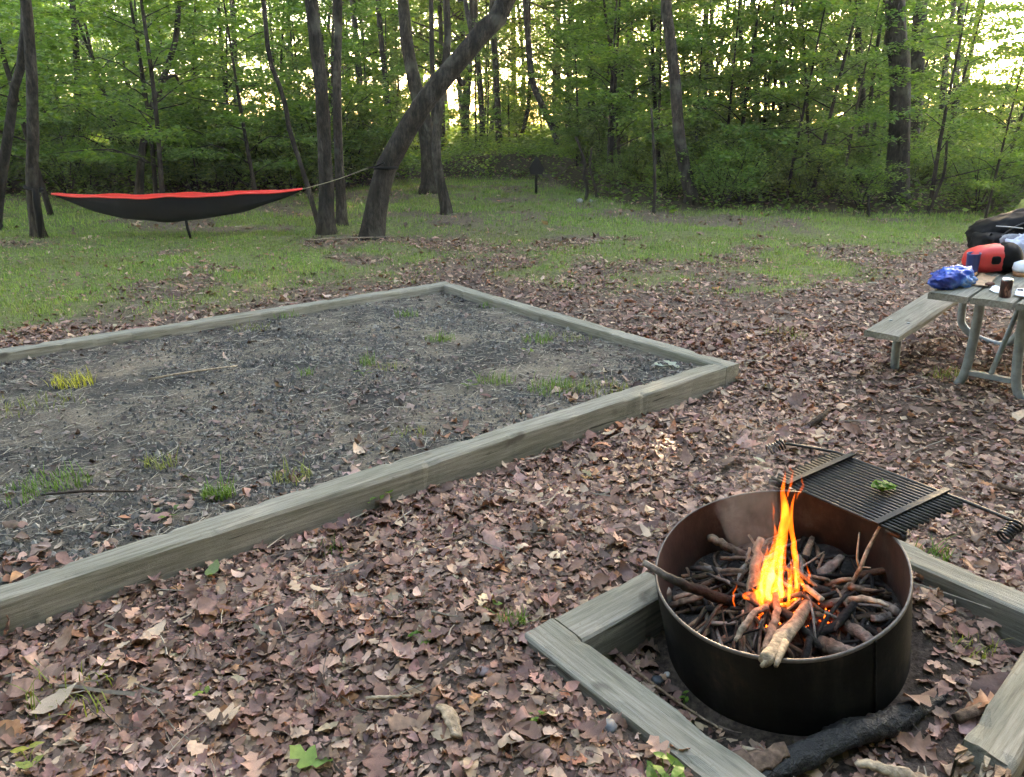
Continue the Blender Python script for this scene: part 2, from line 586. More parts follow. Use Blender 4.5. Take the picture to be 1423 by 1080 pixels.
def pad_z(x, y):
    u, v = uv(np.asarray(x, float), np.asarray(y, float))
    z = 0.062 + (fbm(x * 2.2, np.asarray(y) * 2.2, 61) - .5) * .035 + (fbm(np.asarray(x) * 9, np.asarray(y) * 9, 63) - .5) * .022
    return z + .025 * sstep(.8, 0, v - PAD_V0 - .14) - .012


pz_ = pad_z(px_, py_)
ny, nx = PU.shape
ii, jj = np.meshgrid(np.arange(ny - 1), np.arange(nx - 1), indexing='ij')
q = (ii * nx + jj).ravel()
pad = link(bpy.data.objects.new('gravel_pad', new_mesh('gravel_pad', np.stack([px_, py_, pz_], 1), [np.stack([q, q + 1, q + nx + 1, q + nx], 1)], M['pad'], None, True)))
tag(pad, kind='structure', label='dark gravel bed inside the timber frame')


# ------------------------------------------------------------------ fallen leaves
ST = 11
_t = np.linspace(0, 1, ST)


def leaf_outline(kind, r):
    if kind == 'oak':
        w = .30 * np.sin(PI * np.clip(_t, 0, 1)) ** .6 * (0.65 + .55 * _t)
        z = np.array([.1, .35, 1.05, .80, .38, 1.25, 1.0, .45, 1.05, .62, 0]) * (1 + .22 * (r.random(ST) - .5))
        w = w * z
        sh = np.array([0, 0, .05, .03, -.02, .07, .05, -.02, .05, .03, 0])
        w[0] = .012; w[-1] = .0
    elif kind == 'oval':
        w = .24 * np.sin(PI * _t ** .9) ** .8; sh = np.zeros(ST); w[0] = .01; w[-1] = 0
    else:   # torn scrap
        w = .26 * np.sin(PI * (.12 + .76 * _t)) * (.55 + .8 * r.random(ST)); sh = (r.random(ST) - .5) * .06
    return w, sh


_lr = np.random.default_rng(5)
OUTL = [leaf_outline(k, _lr) for k in ['oak'] * 4 + ['oval'] * 4 + ['scrap'] * 4]
OW = np.array([o[0] for o in OUTL]); OS = np.array([o[1] for o in OUTL])


def leaf_batch(pos, size, kind, r, step=1, curl=1.0, tilt=.45, normal=None):
    n = len(pos)
    idx = np.arange(0, ST, step)
    if step > 1 and idx[-1] != ST - 1: idx = np.r_[idx, ST - 1]
    t = _t[idx]; S = len(idx)
    w = OW[kind][:, idx]; s = OS[kind][:, idx]
    asym = 1 + .25 * (r.random((n, S)) - .5)
    L = size[:, None]
    c1 = r.normal(.25, .9, (n, 1)) * curl; c2 = r.normal(.9, 1.3, (n, 1)) * curl; tw = r.normal(0, .5, (n, 1)) * curl
    wob = r.normal(0, .035, (n, S, 3)) * curl
    x = np.stack([(t - .5) + s, np.broadcast_to(t - .5, (n, S)), (t - .5) + s], -1) * L[..., None]
    y = np.stack([w * asym, np.zeros((n, S)), -w * (2 - asym)], -1) * L[..., None]
    tt = (t - .5)[None, :, None]
    z = (c1[..., None] * tt ** 2 + c2[..., None] * (y / L[..., None]) ** 2 + tw[..., None] * tt * (y / L[..., None]) + wob) * L[..., None]
    P = np.stack([x, y, z], -1).reshape(n, S * 3, 3)
    yaw = r.random(n) * 2 * PI; ta = r.normal(0, tilt, n); tb = r.normal(0, tilt, n)
    cy, sy = np.cos(yaw), np.sin(yaw); ca, sa = np.cos(ta), np.sin(ta); cb, sb = np.cos(tb), np.sin(tb)
    Z0 = np.zeros(n); O1 = np.ones(n)
    Rx = np.stack([O1, Z0, Z0, Z0, ca, -sa, Z0, sa, ca], 1).reshape(n, 3, 3)
    Ry = np.stack([cb, Z0, sb, Z0, O1, Z0, -sb, Z0, cb], 1).reshape(n, 3, 3)
    Rz = np.stack([cy, -sy, Z0, sy, cy, Z0, Z0, Z0, O1], 1).reshape(n, 3, 3)
    R = Rz @ Ry @ Rx
    P = np.einsum('nij,nkj->nki', R, P)
    zmin = P[..., 2].min(1)
    P[..., 2] -= (zmin * .7)[:, None]
    P += pos[:, None, :]
    k = np.arange(S - 1)
    f1 = np.stack([3 * k, 3 * k + 1, 3 * k + 4, 3 * k + 3], 1); f2 = np.stack([3 * k + 1, 3 * k + 2, 3 * k + 5, 3 * k + 4], 1)
    f = np.concatenate([f1, f2])
    F = (f[None] + (np.arange(n) * S * 3)[:, None, None]).reshape(-1, 4)
    return P, F, S * 3


PAL = np.array([1.52, 1.35, 1.22]) * np.array([[.150, .098, .084], [.105, .066, .057], [.205, .140, .118], [.062, .040, .035], [.270, .195, .160], [.170, .105, .088], [.235, .120, .070], [.330, .255, .205], [.085, .055, .048], [.30, .225, .185]])
PALW = np.array([.2, .17, .14, .09, .09, .13, .03, .04, .06, .06])


def leaf_cols(n, r, k, grey=0.0):
    c = PAL[r.choice(len(PAL), n, p=PALW / PALW.sum())] * r.uniform(.75, 1.3, (n, 1))
    c = c * (1 + r.normal(0, .05, (n, 3)))
    if grey:
        g = c.mean(1, keepdims=True); c = c * (1 - grey) + g * grey
    return np.clip(np.repeat(c, k, 0), .01, .6)


def in_view(x, y, m=120):
    px, py, d = project(np.stack([x, y, np.zeros_like(x)], -1))
    return (d > .4) & (px > -m * 1.8) & (px < IMG_W + m * 3.2) & (py < IMG_H + m * 1.6) & (py > 0)


def litter_density(x, y):
    u, v = uv(x, y)
    g = grass_mask(x, y)
    D = 1 - .86 * sstep(.05, .75, g)
    pad_in = (u < PAD_U1) & (v > PAD_V0) & (v < PAD_V1)
    D = np.where(pad_in, 0, D)
    r = np.hypot(x - RING_C[0], y - RING_C[1])
    D = np.where(r < .44, 0, D)
    D = D * np.where((r < .85) & (r > .4), .62, 1)
    t = np.exp(-(((x - 2.5) / .75) ** 2 + ((y - 4.1) / .6) ** 2))
    D = D * (1 - .72 * t)
    D = D * (.55 + .6 * sstep(.25, .6, fbm(x * 1.7, y * 1.7, 71)))
    D = D * (1 - .75 * sstep(0, 2, y - bank_edge(x)))
    return D


def scatter(n, x0, x1, y0, y1, r, dens):
    x = r.uniform(x0, x1, n); y = r.uniform(y0, y1, n)
    k = in_view(x, y)
    x, y = x[k], y[k]
    k = r.random(len(x)) < dens(x, y)
    return x[k], y[k]


lr = np.random.default_rng(101)
lit_v, lit_f, lit_c, lit_n = [], [], [], 0
# (count, x0,x1,y0,y1, size mean, step, kinds)
big_leaves = []
for (cnt, x0, x1, y0, y1, sm, step, lift) in [
        (36000, -2.6, 3.4, 1.0, 3.4, .028, 2, .005), (22000, -2.6, 3.4, 1.0, 3.4, .043, 1, .012),
        (70000, -6.5, 5.5, 3.4, 6.2, .034, 3, .008), (24000, -6.5, 5.5, 3.4, 6.2, .050, 2, .012),
        (60000, -9, 9.5, 6.2, 11, .040, 5, .006), (9000, -12, 12, 11, 22, .065, 5, .006)]:
    x, y = scatter(cnt, x0, x1, y0, y1, lr, litter_density)
    n = len(x)
    size = np.clip(lr.lognormal(math.log(sm), .38, n), .02, .19)
    kind = lr.choice(len(OUTL), n)
    if sm < .05: kind = lr.choice(np.arange(5, len(OUTL)), n)
    z = terrain(x, y) + lr.random(n) * lift
    P, F, k = leaf_batch(np.stack([x, y, z], 1), size, kind, lr, step, .85, .20 if sm < .04 else .25)
    lit_v.append(P.reshape(-1, 3)); lit_f.append(F + lit_n); lit_c.append(leaf_cols(n, lr, k)); lit_n += n * k
litter = link(bpy.data.objects.new('leaf_litter', new_mesh('leaf_litter', np.concatenate(lit_v), [np.concatenate(lit_f)], M['deadleaf'], np.concatenate(lit_c), True)))
tag(litter, 'thick carpet of dead brown oak leaves over the ground', None, None, 'stuff')

# the largest leaves lying on top, each one a piece of the ground
protos = []
for i in range(24):
    P, F, k = leaf_batch(np.zeros((1, 3)), np.array([1.0]), np.array([i % 6]), lr, 1, .75, .16)
    protos.append(new_mesh('leaf', P[0], [F], M['deadleaf'], leaf_cols(1, lr, k) * 1.12, True))
cnt = 0
while cnt < 290:
    X = lr.uniform(-2.0, 2.3); Y = 1.15 + 3.0 * lr.random() ** 1.6
    xa, ya = np.array([X]), np.array([Y])
    if not in_view(xa, ya, 20)[0] or lr.random() > litter_density(xa, ya)[0]: continue
    o = bpy.data.objects.new('leaf', protos[lr.integers(len(protos))])
    s = float(np.clip(lr.lognormal(math.log(.074), .26), .05, .14))
    o.location = (X, Y, tz(X, Y) + .018 + lr.random() * .016)
    o.rotation_euler = (lr.normal(0, .22), lr.normal(0, .22), lr.random() * 2 * PI)
    o.scale = (s, s, s)
    link(o, ground); cnt += 1


# ------------------------------------------------------------------ twigs, straw and gravel
def straw_batch(pos, length, width, r, lift=.01, bend=.12):
    """thin three-sided rods, 4 stations"""
    n = len(pos); S = 4
    yaw = r.random(n) * 2 * PI; pit = r.normal(0, .10, n)
    d = np.stack([np.cos(yaw) * np.cos(pit), np.sin(yaw) * np.cos(pit), np.sin(pit)], 1)
    sd = np.stack([-np.sin(yaw), np.cos(yaw), np.zeros(n)], 1); up = np.array([0, 0, 1.0])
    t = np.linspace(-.5, .5, S)
    b = r.normal(0, bend, n)
    c = pos[:, None] + d[:, None] * (t[None, :, None] * length[:, None, None]) + sd[:, None] * ((b[:, None] * (t[None] ** 2 - .1) + r.normal(0, .03, (n, S))) * length[:, None])[..., None]
    w = width[:, None] * np.linspace(1, .6, S)[None]
    a = c + sd[:, None] * w[..., None]; e = c - sd[:, None] * w[..., None]; h = c + up * (w * 1.4)[..., None]
    P = np.stack([a, h, e], 2).reshape(n, S * 3, 3); P[..., 2] += lift
    k = np.arange(S - 1); fs = []
    for i, j in ((0, 1), (1, 2)):
        fs.append(np.stack([3 * k + i, 3 * k + j, 3 * k + 3 + j, 3 * k + 3 + i], 1))
    f = np.concatenate(fs)
    return P, (f[None] + (np.arange(n) * S * 3)[:, None, None]).reshape(-1, 4), S * 3


tr = np.random.default_rng(33)
g = Geo()
for (cnt, x0, x1, y0, y1, ln, wd) in [(900, -2.4, 3, 1.0, 3.6, .10, .0022), (900, -4, 6, 3.6, 8, .16, .003), (160, -8, 8, 8, 16, .16, .0035)]:
    x, y = scatter(cnt, x0, x1, y0, y1, tr, litter_density)
    n = len(x)
    P, F, k = straw_batch(np.stack([x, y, terrain(x, y) + .02], 1), tr.lognormal(math.log(ln), .5, n), tr.lognormal(math.log(wd), .4, n), tr)
    base = np.array([[.16, .12, .10], [.30, .25, .20], [.08, .06, .05], [.42, .37, .30]])[tr.choice(4, n, p=[.4, .3, .2, .1])]
    g.add(P.reshape(-1, 3), [F], np.repeat(base, k, 0))
tw = g.obj('twig_litter', M['wood_litter']); tag(tw, 'thin dead twigs scattered among the fallen leaves', None, None, 'stuff')


def in_pad_points(n, r, bias=.0):
    u = r.uniform(-3.6, PAD_U1 - .16, n); v = r.uniform(PAD_V0 + .16, PAD_V1 - .16, n)
    x, y = xy(u, v)
    k = in_view(x, y, 60)
    return x[k], y[k]


pr = np.random.default_rng(44)
x, y = in_pad_points(42000, pr)
fm = fbm(x * 1.4, y * 1.4, 81)
keep = pr.random(len(x)) < sstep(.62, .36, fm) * .9 + .1
x, y = x[keep], y[keep]; n = len(x)
octv = np.array([[1, 0, 0], [-1, 0, 0], [0, 1, 0], [0, -1, 0], [0, 0, 1], [0, 0, -.4]], float)
octf = np.array([[0, 2, 4], [2, 1, 4], [1, 3, 4], [3, 0, 4]])
sz = np.clip(pr.lognormal(math.log(.0078), .45, n), .003, .024)
V = octv[None] * (sz[:, None, None] * pr.uniform(.6, 1.4, (n, 6, 1)))
yw = pr.random(n) * 2 * PI
V = np.stack([V[..., 0] * np.cos(yw)[:, None] - V[..., 1] * np.sin(yw)[:, None], V[..., 0] * np.sin(yw)[:, None] + V[..., 1] * np.cos(yw)[:, None], V[..., 2]], -1)
V += np.stack([x, y, pad_z(x, y) + .001], 1)[:, None]
gcs = np.array([[.085, .082, .078], [.128, .120, .110], [.056, .053, .051], [.22, .21, .19]])[pr.choice(4, n, p=[.42, .30, .18, .10])] * pr.uniform(.7, 1.3, (n, 1))
gv = new_mesh('gravel', V.reshape(-1, 3), [(octf[None] + (np.arange(n) * 6)[:, None, None]).reshape(-1, 3)], M['stone'], np.repeat(gcs, 6, 0))
tag(link(bpy.data.objects.new('gravel', gv)), 'loose dark gravel chips over the tent pad', None, None, 'stuff')

g = Geo()
x, y = in_pad_points(19000, pr); n = len(x)
dm = pr.random(n) < .25 + .75 * sstep(.35, .6, fbm(x * 1.2, y * 1.2, 91)); x, y = x[dm], y[dm]; n = len(x)
size = np.clip(pr.lognormal(math.log(.023), .45, n), .010, .08)
P, F, k = leaf_batch(np.stack([x, y, pad_z(x, y) + .002], 1), size, pr.choice(len(OUTL), n), pr, 2, .9, .22)
g.add(P.reshape(-1, 3), [F], leaf_cols(n, pr, k, .45) * pr.uniform(.7, 1.25))
x, y = in_pad_points(12500, pr); n = len(x)
P, F, k = straw_batch(np.stack([x, y, pad_z(x, y) + .002], 1), pr.lognormal(math.log(.06), .5, n), pr.lognormal(math.log(.0016), .3, n), pr, .002)
g.add(P.reshape(-1, 3), [F], np.repeat(np.array([[.26, .23, .185], [.38, .345, .28], [.15, .13, .105]])[pr.choice(3, n)], k, 0))
# leaves drifted against the front timber inside the pad
u = pr.uniform(-3.2, 3.6, 1500); v = PAD_V0 + .15 + np.abs(pr.normal(0, .22, 1500)); x, y = xy(u, v)
kk = pr.random(1500) < sstep(1.5, -1.2, u) * .9 + .12; x, y = x[kk], y[kk]; n = len(x)
P, F, k = leaf_batch(np.stack([x, y, pad_z(x, y) + .004], 1), np.clip(pr.lognormal(math.log(.06), .35, n), .03, .12), pr.choice(len(OUTL), n), pr, 2, 1, .3)
g.add(P.reshape(-1, 3), [F], leaf_cols(n, pr, k, .1))
tag(g.obj('pad_debris', M['deadleaf'], smooth=True), 'scraps of leaf and straw strewn over the gravel', None, None, 'stuff')


# ------------------------------------------------------------------ grass
def blades(x, y, z, h, w, r, lean=.45, seg=2):
    n = len(x)
    yaw = r.random(n) * 2 * PI
    d = np.stack([np.cos(yaw), np.sin(yaw), np.zeros(n)], 1); s = np.stack([-np.sin(yaw), np.cos(yaw), np.zeros(n)], 1)
    ln = np.abs(r.normal(lean, .3, n)) * h
    base = np.stack([x, y, z], 1)
    rows = []
    for i in range(seg):
        t = i / seg
        c = base + d * (ln * t ** 2)[:, None]; c[:, 2] += h * t * (1 - .15 * t)
        ww = (w * (1 - .35 * t))[:, None]
        rows += [c - s * ww, c + s * ww]
    tip = base + d * ln[:, None]; tip[:, 2] += h * .85
    rows.append(tip)
    P = np.stack(rows, 1); k = 2 * seg + 1
    fq = np.array([[2 * i, 2 * i + 1, 2 * i + 3, 2 * i + 2] for i in range(seg - 1)]).reshape(-1, 4)
    off = (np.arange(n) * k)[:, None, None]
    ft = np.array([[2 * seg - 2, 2 * seg - 1, 2 * seg]])
    return P.reshape(-1, 3), [(fq[None] + off).reshape(-1, 4) if len(fq) else np.zeros((0, 4), int), (ft[None] + off).reshape(-1, 3)], k


gr = np.random.default_rng(55)
GC = 1.9 * np.array([[.070, .125, .028], [.095, .155, .035], [.050, .095, .024], [.13, .165, .045], [.17, .15, .07]])
GP = [.33, .27, .2, .14, .06]
g = Geo()
for (cnt, x0, x1, y0, y1, hh, ww) in [(230000, -8, 9, 5.0, 12, .036, .0026), (190000, -13, 12, 12, 21, .050, .0045)]:
    x, y = scatter(cnt, x0, x1, y0, y1, gr, lambda a, b: np.clip(grass_mask(a, b) * 1.1, 0, 1) * (.25 + .75 * sstep(.3, .6, fbm(a * 3.2, b * 3.2, 95))))
    u, v = uv(x, y); k = ~((u < PAD_U1 + .03) & (v > PAD_V0 - .03) & (v < PAD_V1 + .03)); x, y = x[k], y[k]
    n = len(x)
    h = gr.lognormal(math.log(hh), .4, n) * (.6 + .8 * fbm(x * 1.5, y * 1.5, 97))
    V, F, k = blades(x, y, terrain(x, y), h, np.full(n, ww) * gr.uniform(.7, 1.3, n), gr)
    dry = sstep(.5, .75, fbm(x * 1.2, y * 1.2, 99))[:, None] * .5
    c = GC[gr.choice(5, n, p=GP)] * (1 - dry) + np.array([.15, .145, .06]) * dry
    g.add(V, F, np.repeat(c * gr.uniform(.75, 1.25, (n, 1)), k, 0))
tag(g.obj('grass', M['grass']), 'short green grass of the clearing behind the tent pad', None, None, 'stuff')

# ------------------------------------------------------------------ woodland
def leaf_quads(c, size, r, flat=.35, droop=.25):
    """small folded leaves at centres c"""
    n = len(c)
    yaw = r.random(n) * 2 * PI
    d = np.stack([np.cos(yaw), np.sin(yaw), -np.abs(r.normal(droop, .25, n))], 1); d /= np.linalg.norm(d, axis=1)[:, None]
    up = np.stack([r.normal(0, flat, n), r.normal(0, flat, n), np.ones(n)], 1)
    s = np.cross(d, up); s /= np.linalg.norm(s, axis=1)[:, None]
    nn = np.cross(s, d)
    L = size[:, None]; w = L * r.uniform(.24, .36, (n, 1)); f = L * r.uniform(-.02, .16, (n, 1))
    b = c - d * L * .5; t = c + d * L * .5
    l = c - s * w + nn * f - d * L * .06; rr = c + s * w + nn * f - d * L * .06
    P = np.stack([b, rr, t, l], 1)
    F = np.array([[0, 1, 2], [0, 2, 3]])
    return P.reshape(-1, 3), (F[None] + (np.arange(n) * 4)[:, None, None]).reshape(-1, 3)


LC = np.array([1.50, 1.52, 1.5]) * np.array([[.055, .105, .022], [.075, .135, .028], [.040, .085, .020], [.095, .150, .032], [.060, .110, .030]])


def crown_mesh(name, sprays, leaf, r, per, limb_r=.0, twigs=None):
    """sprays: rows (cx,cy,cz,radius,thickness); layered leaf sprays"""
    cs = []
    for (cx, cy, cz, R, th) in sprays:
        n = int(per * R * R)
        a = r.random(n) * 2 * PI; rad = R * np.sqrt(r.random(n)) * (0.55 + .45 * r.random(n))
        lob = .65 + .5 * vnoise(np.cos(a) * 2 + cx * 3 + 40, np.sin(a) * 2 + cy * 3 + 40, int(abs(cz * 10)) + 3)
        rad = rad * lob
        z = cz + r.normal(0, th, n) - .25 * (rad / R) ** 2 * R * .6
        cs.append(np.stack([cx + rad * np.cos(a), cy + rad * np.sin(a), z], 1))
    c = np.concatenate(cs)
    sz = np.clip(r.normal(leaf, leaf * .28, len(c)), leaf * .4, leaf * 1.7)
    V, F = leaf_quads(c, sz, r)
    col = LC[r.choice(5, len(c))] * r.uniform(.75, 1.3, (len(c), 1))
    return new_mesh(name, V, [F], M['leaf'], np.repeat(col, 4, 0))


def limb_geo(g, base, tip, r0, r, sides=5, col=(1, 1, 1)):
    mid = (np.asarray(base) + np.asarray(tip)) / 2 + np.array([r.normal(0, .08), r.normal(0, .08), r.normal(.12, .08)]) * np.linalg.norm(np.asarray(tip) - np.asarray(base))
    P = spline([base, mid, tip], 6)
    V, F = tube_geo(P, [r0, r0 * .7, r0 * .25], sides)
    g.add(V, F)


wr = np.random.default_rng(77)
# saplings: trunk mesh + crown mesh of layered sprays
SAP = []
for i in range(7):
    H = wr.uniform(3.8, 6.0); sp = []; g = Geo()
    leanx, leany = wr.normal(0, .05), wr.normal(0, .05)
    path = spline([(0, 0, -.1), (leanx * H * .4 + wr.normal(0, .05), leany * H * .4, H * .4), (leanx * H, leany * H, H)], 12)
    V, F = tube_geo(path, [.045, .032, .010], 7, .08, i); g.add(V, F)
    nl = int(wr.integers(13, 18))
    for k in range(nl):
        f = (k + .6) / nl; hz = H * (.14 + .86 * f); p = path[min(int(f * .9 * 11 + 1), 11)]
        p = np.array([np.interp(hz, path[:, 2], path[:, 0]), np.interp(hz, path[:, 2], path[:, 1]), hz])
        az = k * 2.4 + wr.normal(0, .4); ln = (1.75 - 1.15 * f) * wr.uniform(.65, 1.2)
        tip = p + np.array([math.cos(az) * ln, math.sin(az) * ln, ln * wr.uniform(.05, .30)])
        limb_geo(g, p - np.array([0, 0, .12]), tip, .013 * (1.3 - f), wr, 4)
        for s in (.45, .8, 1.05):
            q_ = p * (1 - s) + tip * s
            sp.append((q_[0] + wr.normal(0, .12), q_[1] + wr.normal(0, .12), q_[2] + .05, wr.uniform(.35, .62) * (1.15 - .3 * f), .05))
    SAP.append((g.mesh('trunk', M['bark'], True), crown_mesh('crown', sp, .090, wr, 360), H))
# shrubs
SHR = []
for i in range(5):
    g = Geo(); sp = []
    for k in range(9):
        az = k * 2.4; ln = wr.uniform(.4, 1.0); hz = wr.uniform(.5, 1.5)
        tip = np.array([math.cos(az) * ln, math.sin(az) * ln, hz])
        limb_geo(g, np.array([0, 0, -.05]), tip, .014, wr, 4)
        for s in (.5, .8, 1.0):
            sp.append((*(tip * s + wr.normal(0, .08, 3)), wr.uniform(.25, .45), .08))
    SHR.append((g.mesh('stem', M['bark'], True), crown_mesh('crown', sp, .075, wr, 600)))
# high crowns for the tall trees (origin where the crown begins)
CRN = []
for i in range(4):
    sp = []; g = Geo(); H = wr.uniform(11, 13)
    for k in range(34):
        f = (k + .5) / 34; az = k * 2.4 + wr.normal(0, .3); ln = (4.3 * (1 - f) ** .6 * (0.55 + .9 * min(f * 3, .5))) * wr.uniform(.7, 1.15) + .3
        tip = np.array([math.cos(az) * ln, math.sin(az) * ln, H * f * .95 + ln * .15])
        limb_geo(g, np.array([0, 0, max(0, H * f * .9 - .4)]), tip, .07 * (1.1 - f), wr, 5)
        for s in (.4, .7, 1.0):
            q_ = np.array([0, 0, H * f * .9]) * (1 - s) + tip * s
            sp.append((q_[0] + wr.normal(0, .3), q_[1] + wr.normal(0, .3), q_[2] + .1, wr.uniform(.8, 1.25), .16))
    CRN.append((g.mesh('limb', M['bark'], True), crown_mesh('crown', sp, .17, wr, 130)))


def place_crown(parent, loc, k, rz, s, name='crown'):
    lm, cm = CRN[k]
    for nm, me in (('limb', lm), ('crown', cm)):
        o = bpy.data.objects.new(nm, me); o.location = loc; o.rotation_euler = (0, 0, rz); o.scale = (s, s, s)
        link(o, parent)


def tall_tree(label, pts, w0, w1, group=None, top=13.0, crown=True, depth=None, lump=.12, sides=12, cs=1.0, name='tree', clear=8.5, limbs=()):
    """pts: pixels of the trunk's centre line from the foot upwards; widths in photo pixels"""
    if depth is None:
        b = atground(*pts[0]); Y = b[1]
    else:
        Y = depth; b = aty(*pts[0], Y); b[2] = tz(b[0], Y)
    P = [b - np.array([0, 0, .25])] + [b] + [aty(px, py, Y) for px, py in pts[1:]]
    sc = Y / FPX
    d = P[-1] - P[-2]; d = d / max(np.linalg.norm(d), 1e-6)
    d = d * .5 + np.array([0, 0, 1]) * .75; d /= np.linalg.norm(d)
    last = P[-1]
    up1 = last + d * max(1.0, (top - last[2]) * .3); up2 = up1 + (d * .4 + np.array([0, 0, .8])) * max(1.0, (top - up1[2]))
    nvis = len(P)
    P += [up1, up2]
    P = np.array(P)
    n = 34
    S = spline(P, n)
    tfrac = np.linspace(0, 1, n)
    L = np.r_[0, np.cumsum(np.linalg.norm(np.diff(P, axis=0), axis=1))]; L /= L[-1]
    rad = np.interp(tfrac, [0, L[1], L[1] + .03, L[1] + .08, L[nvis - 1], 1], [w0 * 1.75 * sc / 2, w0 * 1.12 * sc / 2, w0 * .90 * sc / 2, w0 * .82 * sc / 2, w1 * .84 * sc / 2, .03])
    root = empty(name, tuple(b), label, 'tree', group)
    V, F = tube_geo(S - b, rad, sides, lump, int(abs(b[0]) * 100) % 997)
    Geo().add(V, F).obj('trunk', M['bark'], root, True)
    for lp, lw in limbs:
        Q = [aty(px, py, Y + dy) - b for px, py, dy in lp]
        V, F = tube_geo(spline(Q, 10), [lw * sc / 2, lw * sc * .3], 7, .08, 3)
        Geo().add(V, F).obj('limb', M['bark'], root, True)
    if crown:
        zc = clear + tz(b[0], Y)
        i = int(np.argmin(np.abs(S[:, 2] - zc)))
        place_crown(root, tuple(S[i] - b), int(wr.integers(4)), wr.random() * 6.28, cs * wr.uniform(.85, 1.1))
    return root, S, b


T = tall_tree
lean, lean_path, lean_b = T('thick grey trunk leaning hard to the right, black hammock strap round it',
                            [(517, 331), (524, 285), (532, 245), (550, 208), (578, 160), (607, 120), (640, 82), (672, 42), (706, -5)], 33, 27, top=9, lump=.10, sides=16, clear=5.5,
                            limbs=[([(588, 150, 0), (612, 118, .2), (640, 98, .3)], 0.1), ([(630, 95, 0), (642, 118, .1), (645, 112, .1)], 9), ([(655, 45, 0), (648, 10, .2), (640, -40, .3)], 7)])
T('straight dark trunk standing beside the yellow hammock webbing', [(452, 325), (455, 285), (453, 250), (450, 180), (446, 120), (438, 50), (432, 0)], 22, 19, top=14)
T('thinner brown trunk just behind the straight dark trunk', [(474, 313), (474, 280), (470, 200), (468, 110), (470, 0)], 15, 11, top=13)
T('thin crooked sapling bending left out of the dark trunk foot', [(444, 318), (436, 290), (420, 235), (402, 180), (394, 135), (375, 84), (366, 0)], 8, 7, top=9, crown=True, cs=.6, sides=8)
HTREE = T('mossy slim trunk holding the left end of the hammock', [(54, 330), (48, 290), (44, 245), (46, 190), (44, 100), (38, 30), (36, 0)], 17, 15, top=12)
T('trunk at the very edge of the clearing, left of the hammock tree', [(-8, 320), (2, 250), (12, 185), (20, 120), (34, 40)], 15, 11, top=12)
T('dark broken trunk leaning right behind the hammock', [(190, 262), (197, 215), (208, 160), (224, 118), (236, 82), (246, 40)], 12, 8, top=8, depth=15.5, cs=.7, limbs=[([(226, 112, 0), (243, 105, .1), (250, 120, .2)], 5)])
T('crooked trunk just right of the leaning tree', [(622, 298), (614, 262), (606, 215), (607, 180), (615, 120), (622, 60), (620, 0)], 15, 10, top=12, limbs=[([(606, 200, 0), (590, 172, .1), (583, 150, .1)], 5)])
T('stout dark trunk in shade behind the crooked trunk', [(597, 268), (598, 230), (592, 185), (583, 140), (570, 90), (560, 0)], 25, 16, top=15)
T('pale slender trunk rising behind the leaning tree', [(604, 250), (602, 150), (600, 60), (599, 0)], 8, 7, top=13, depth=24)
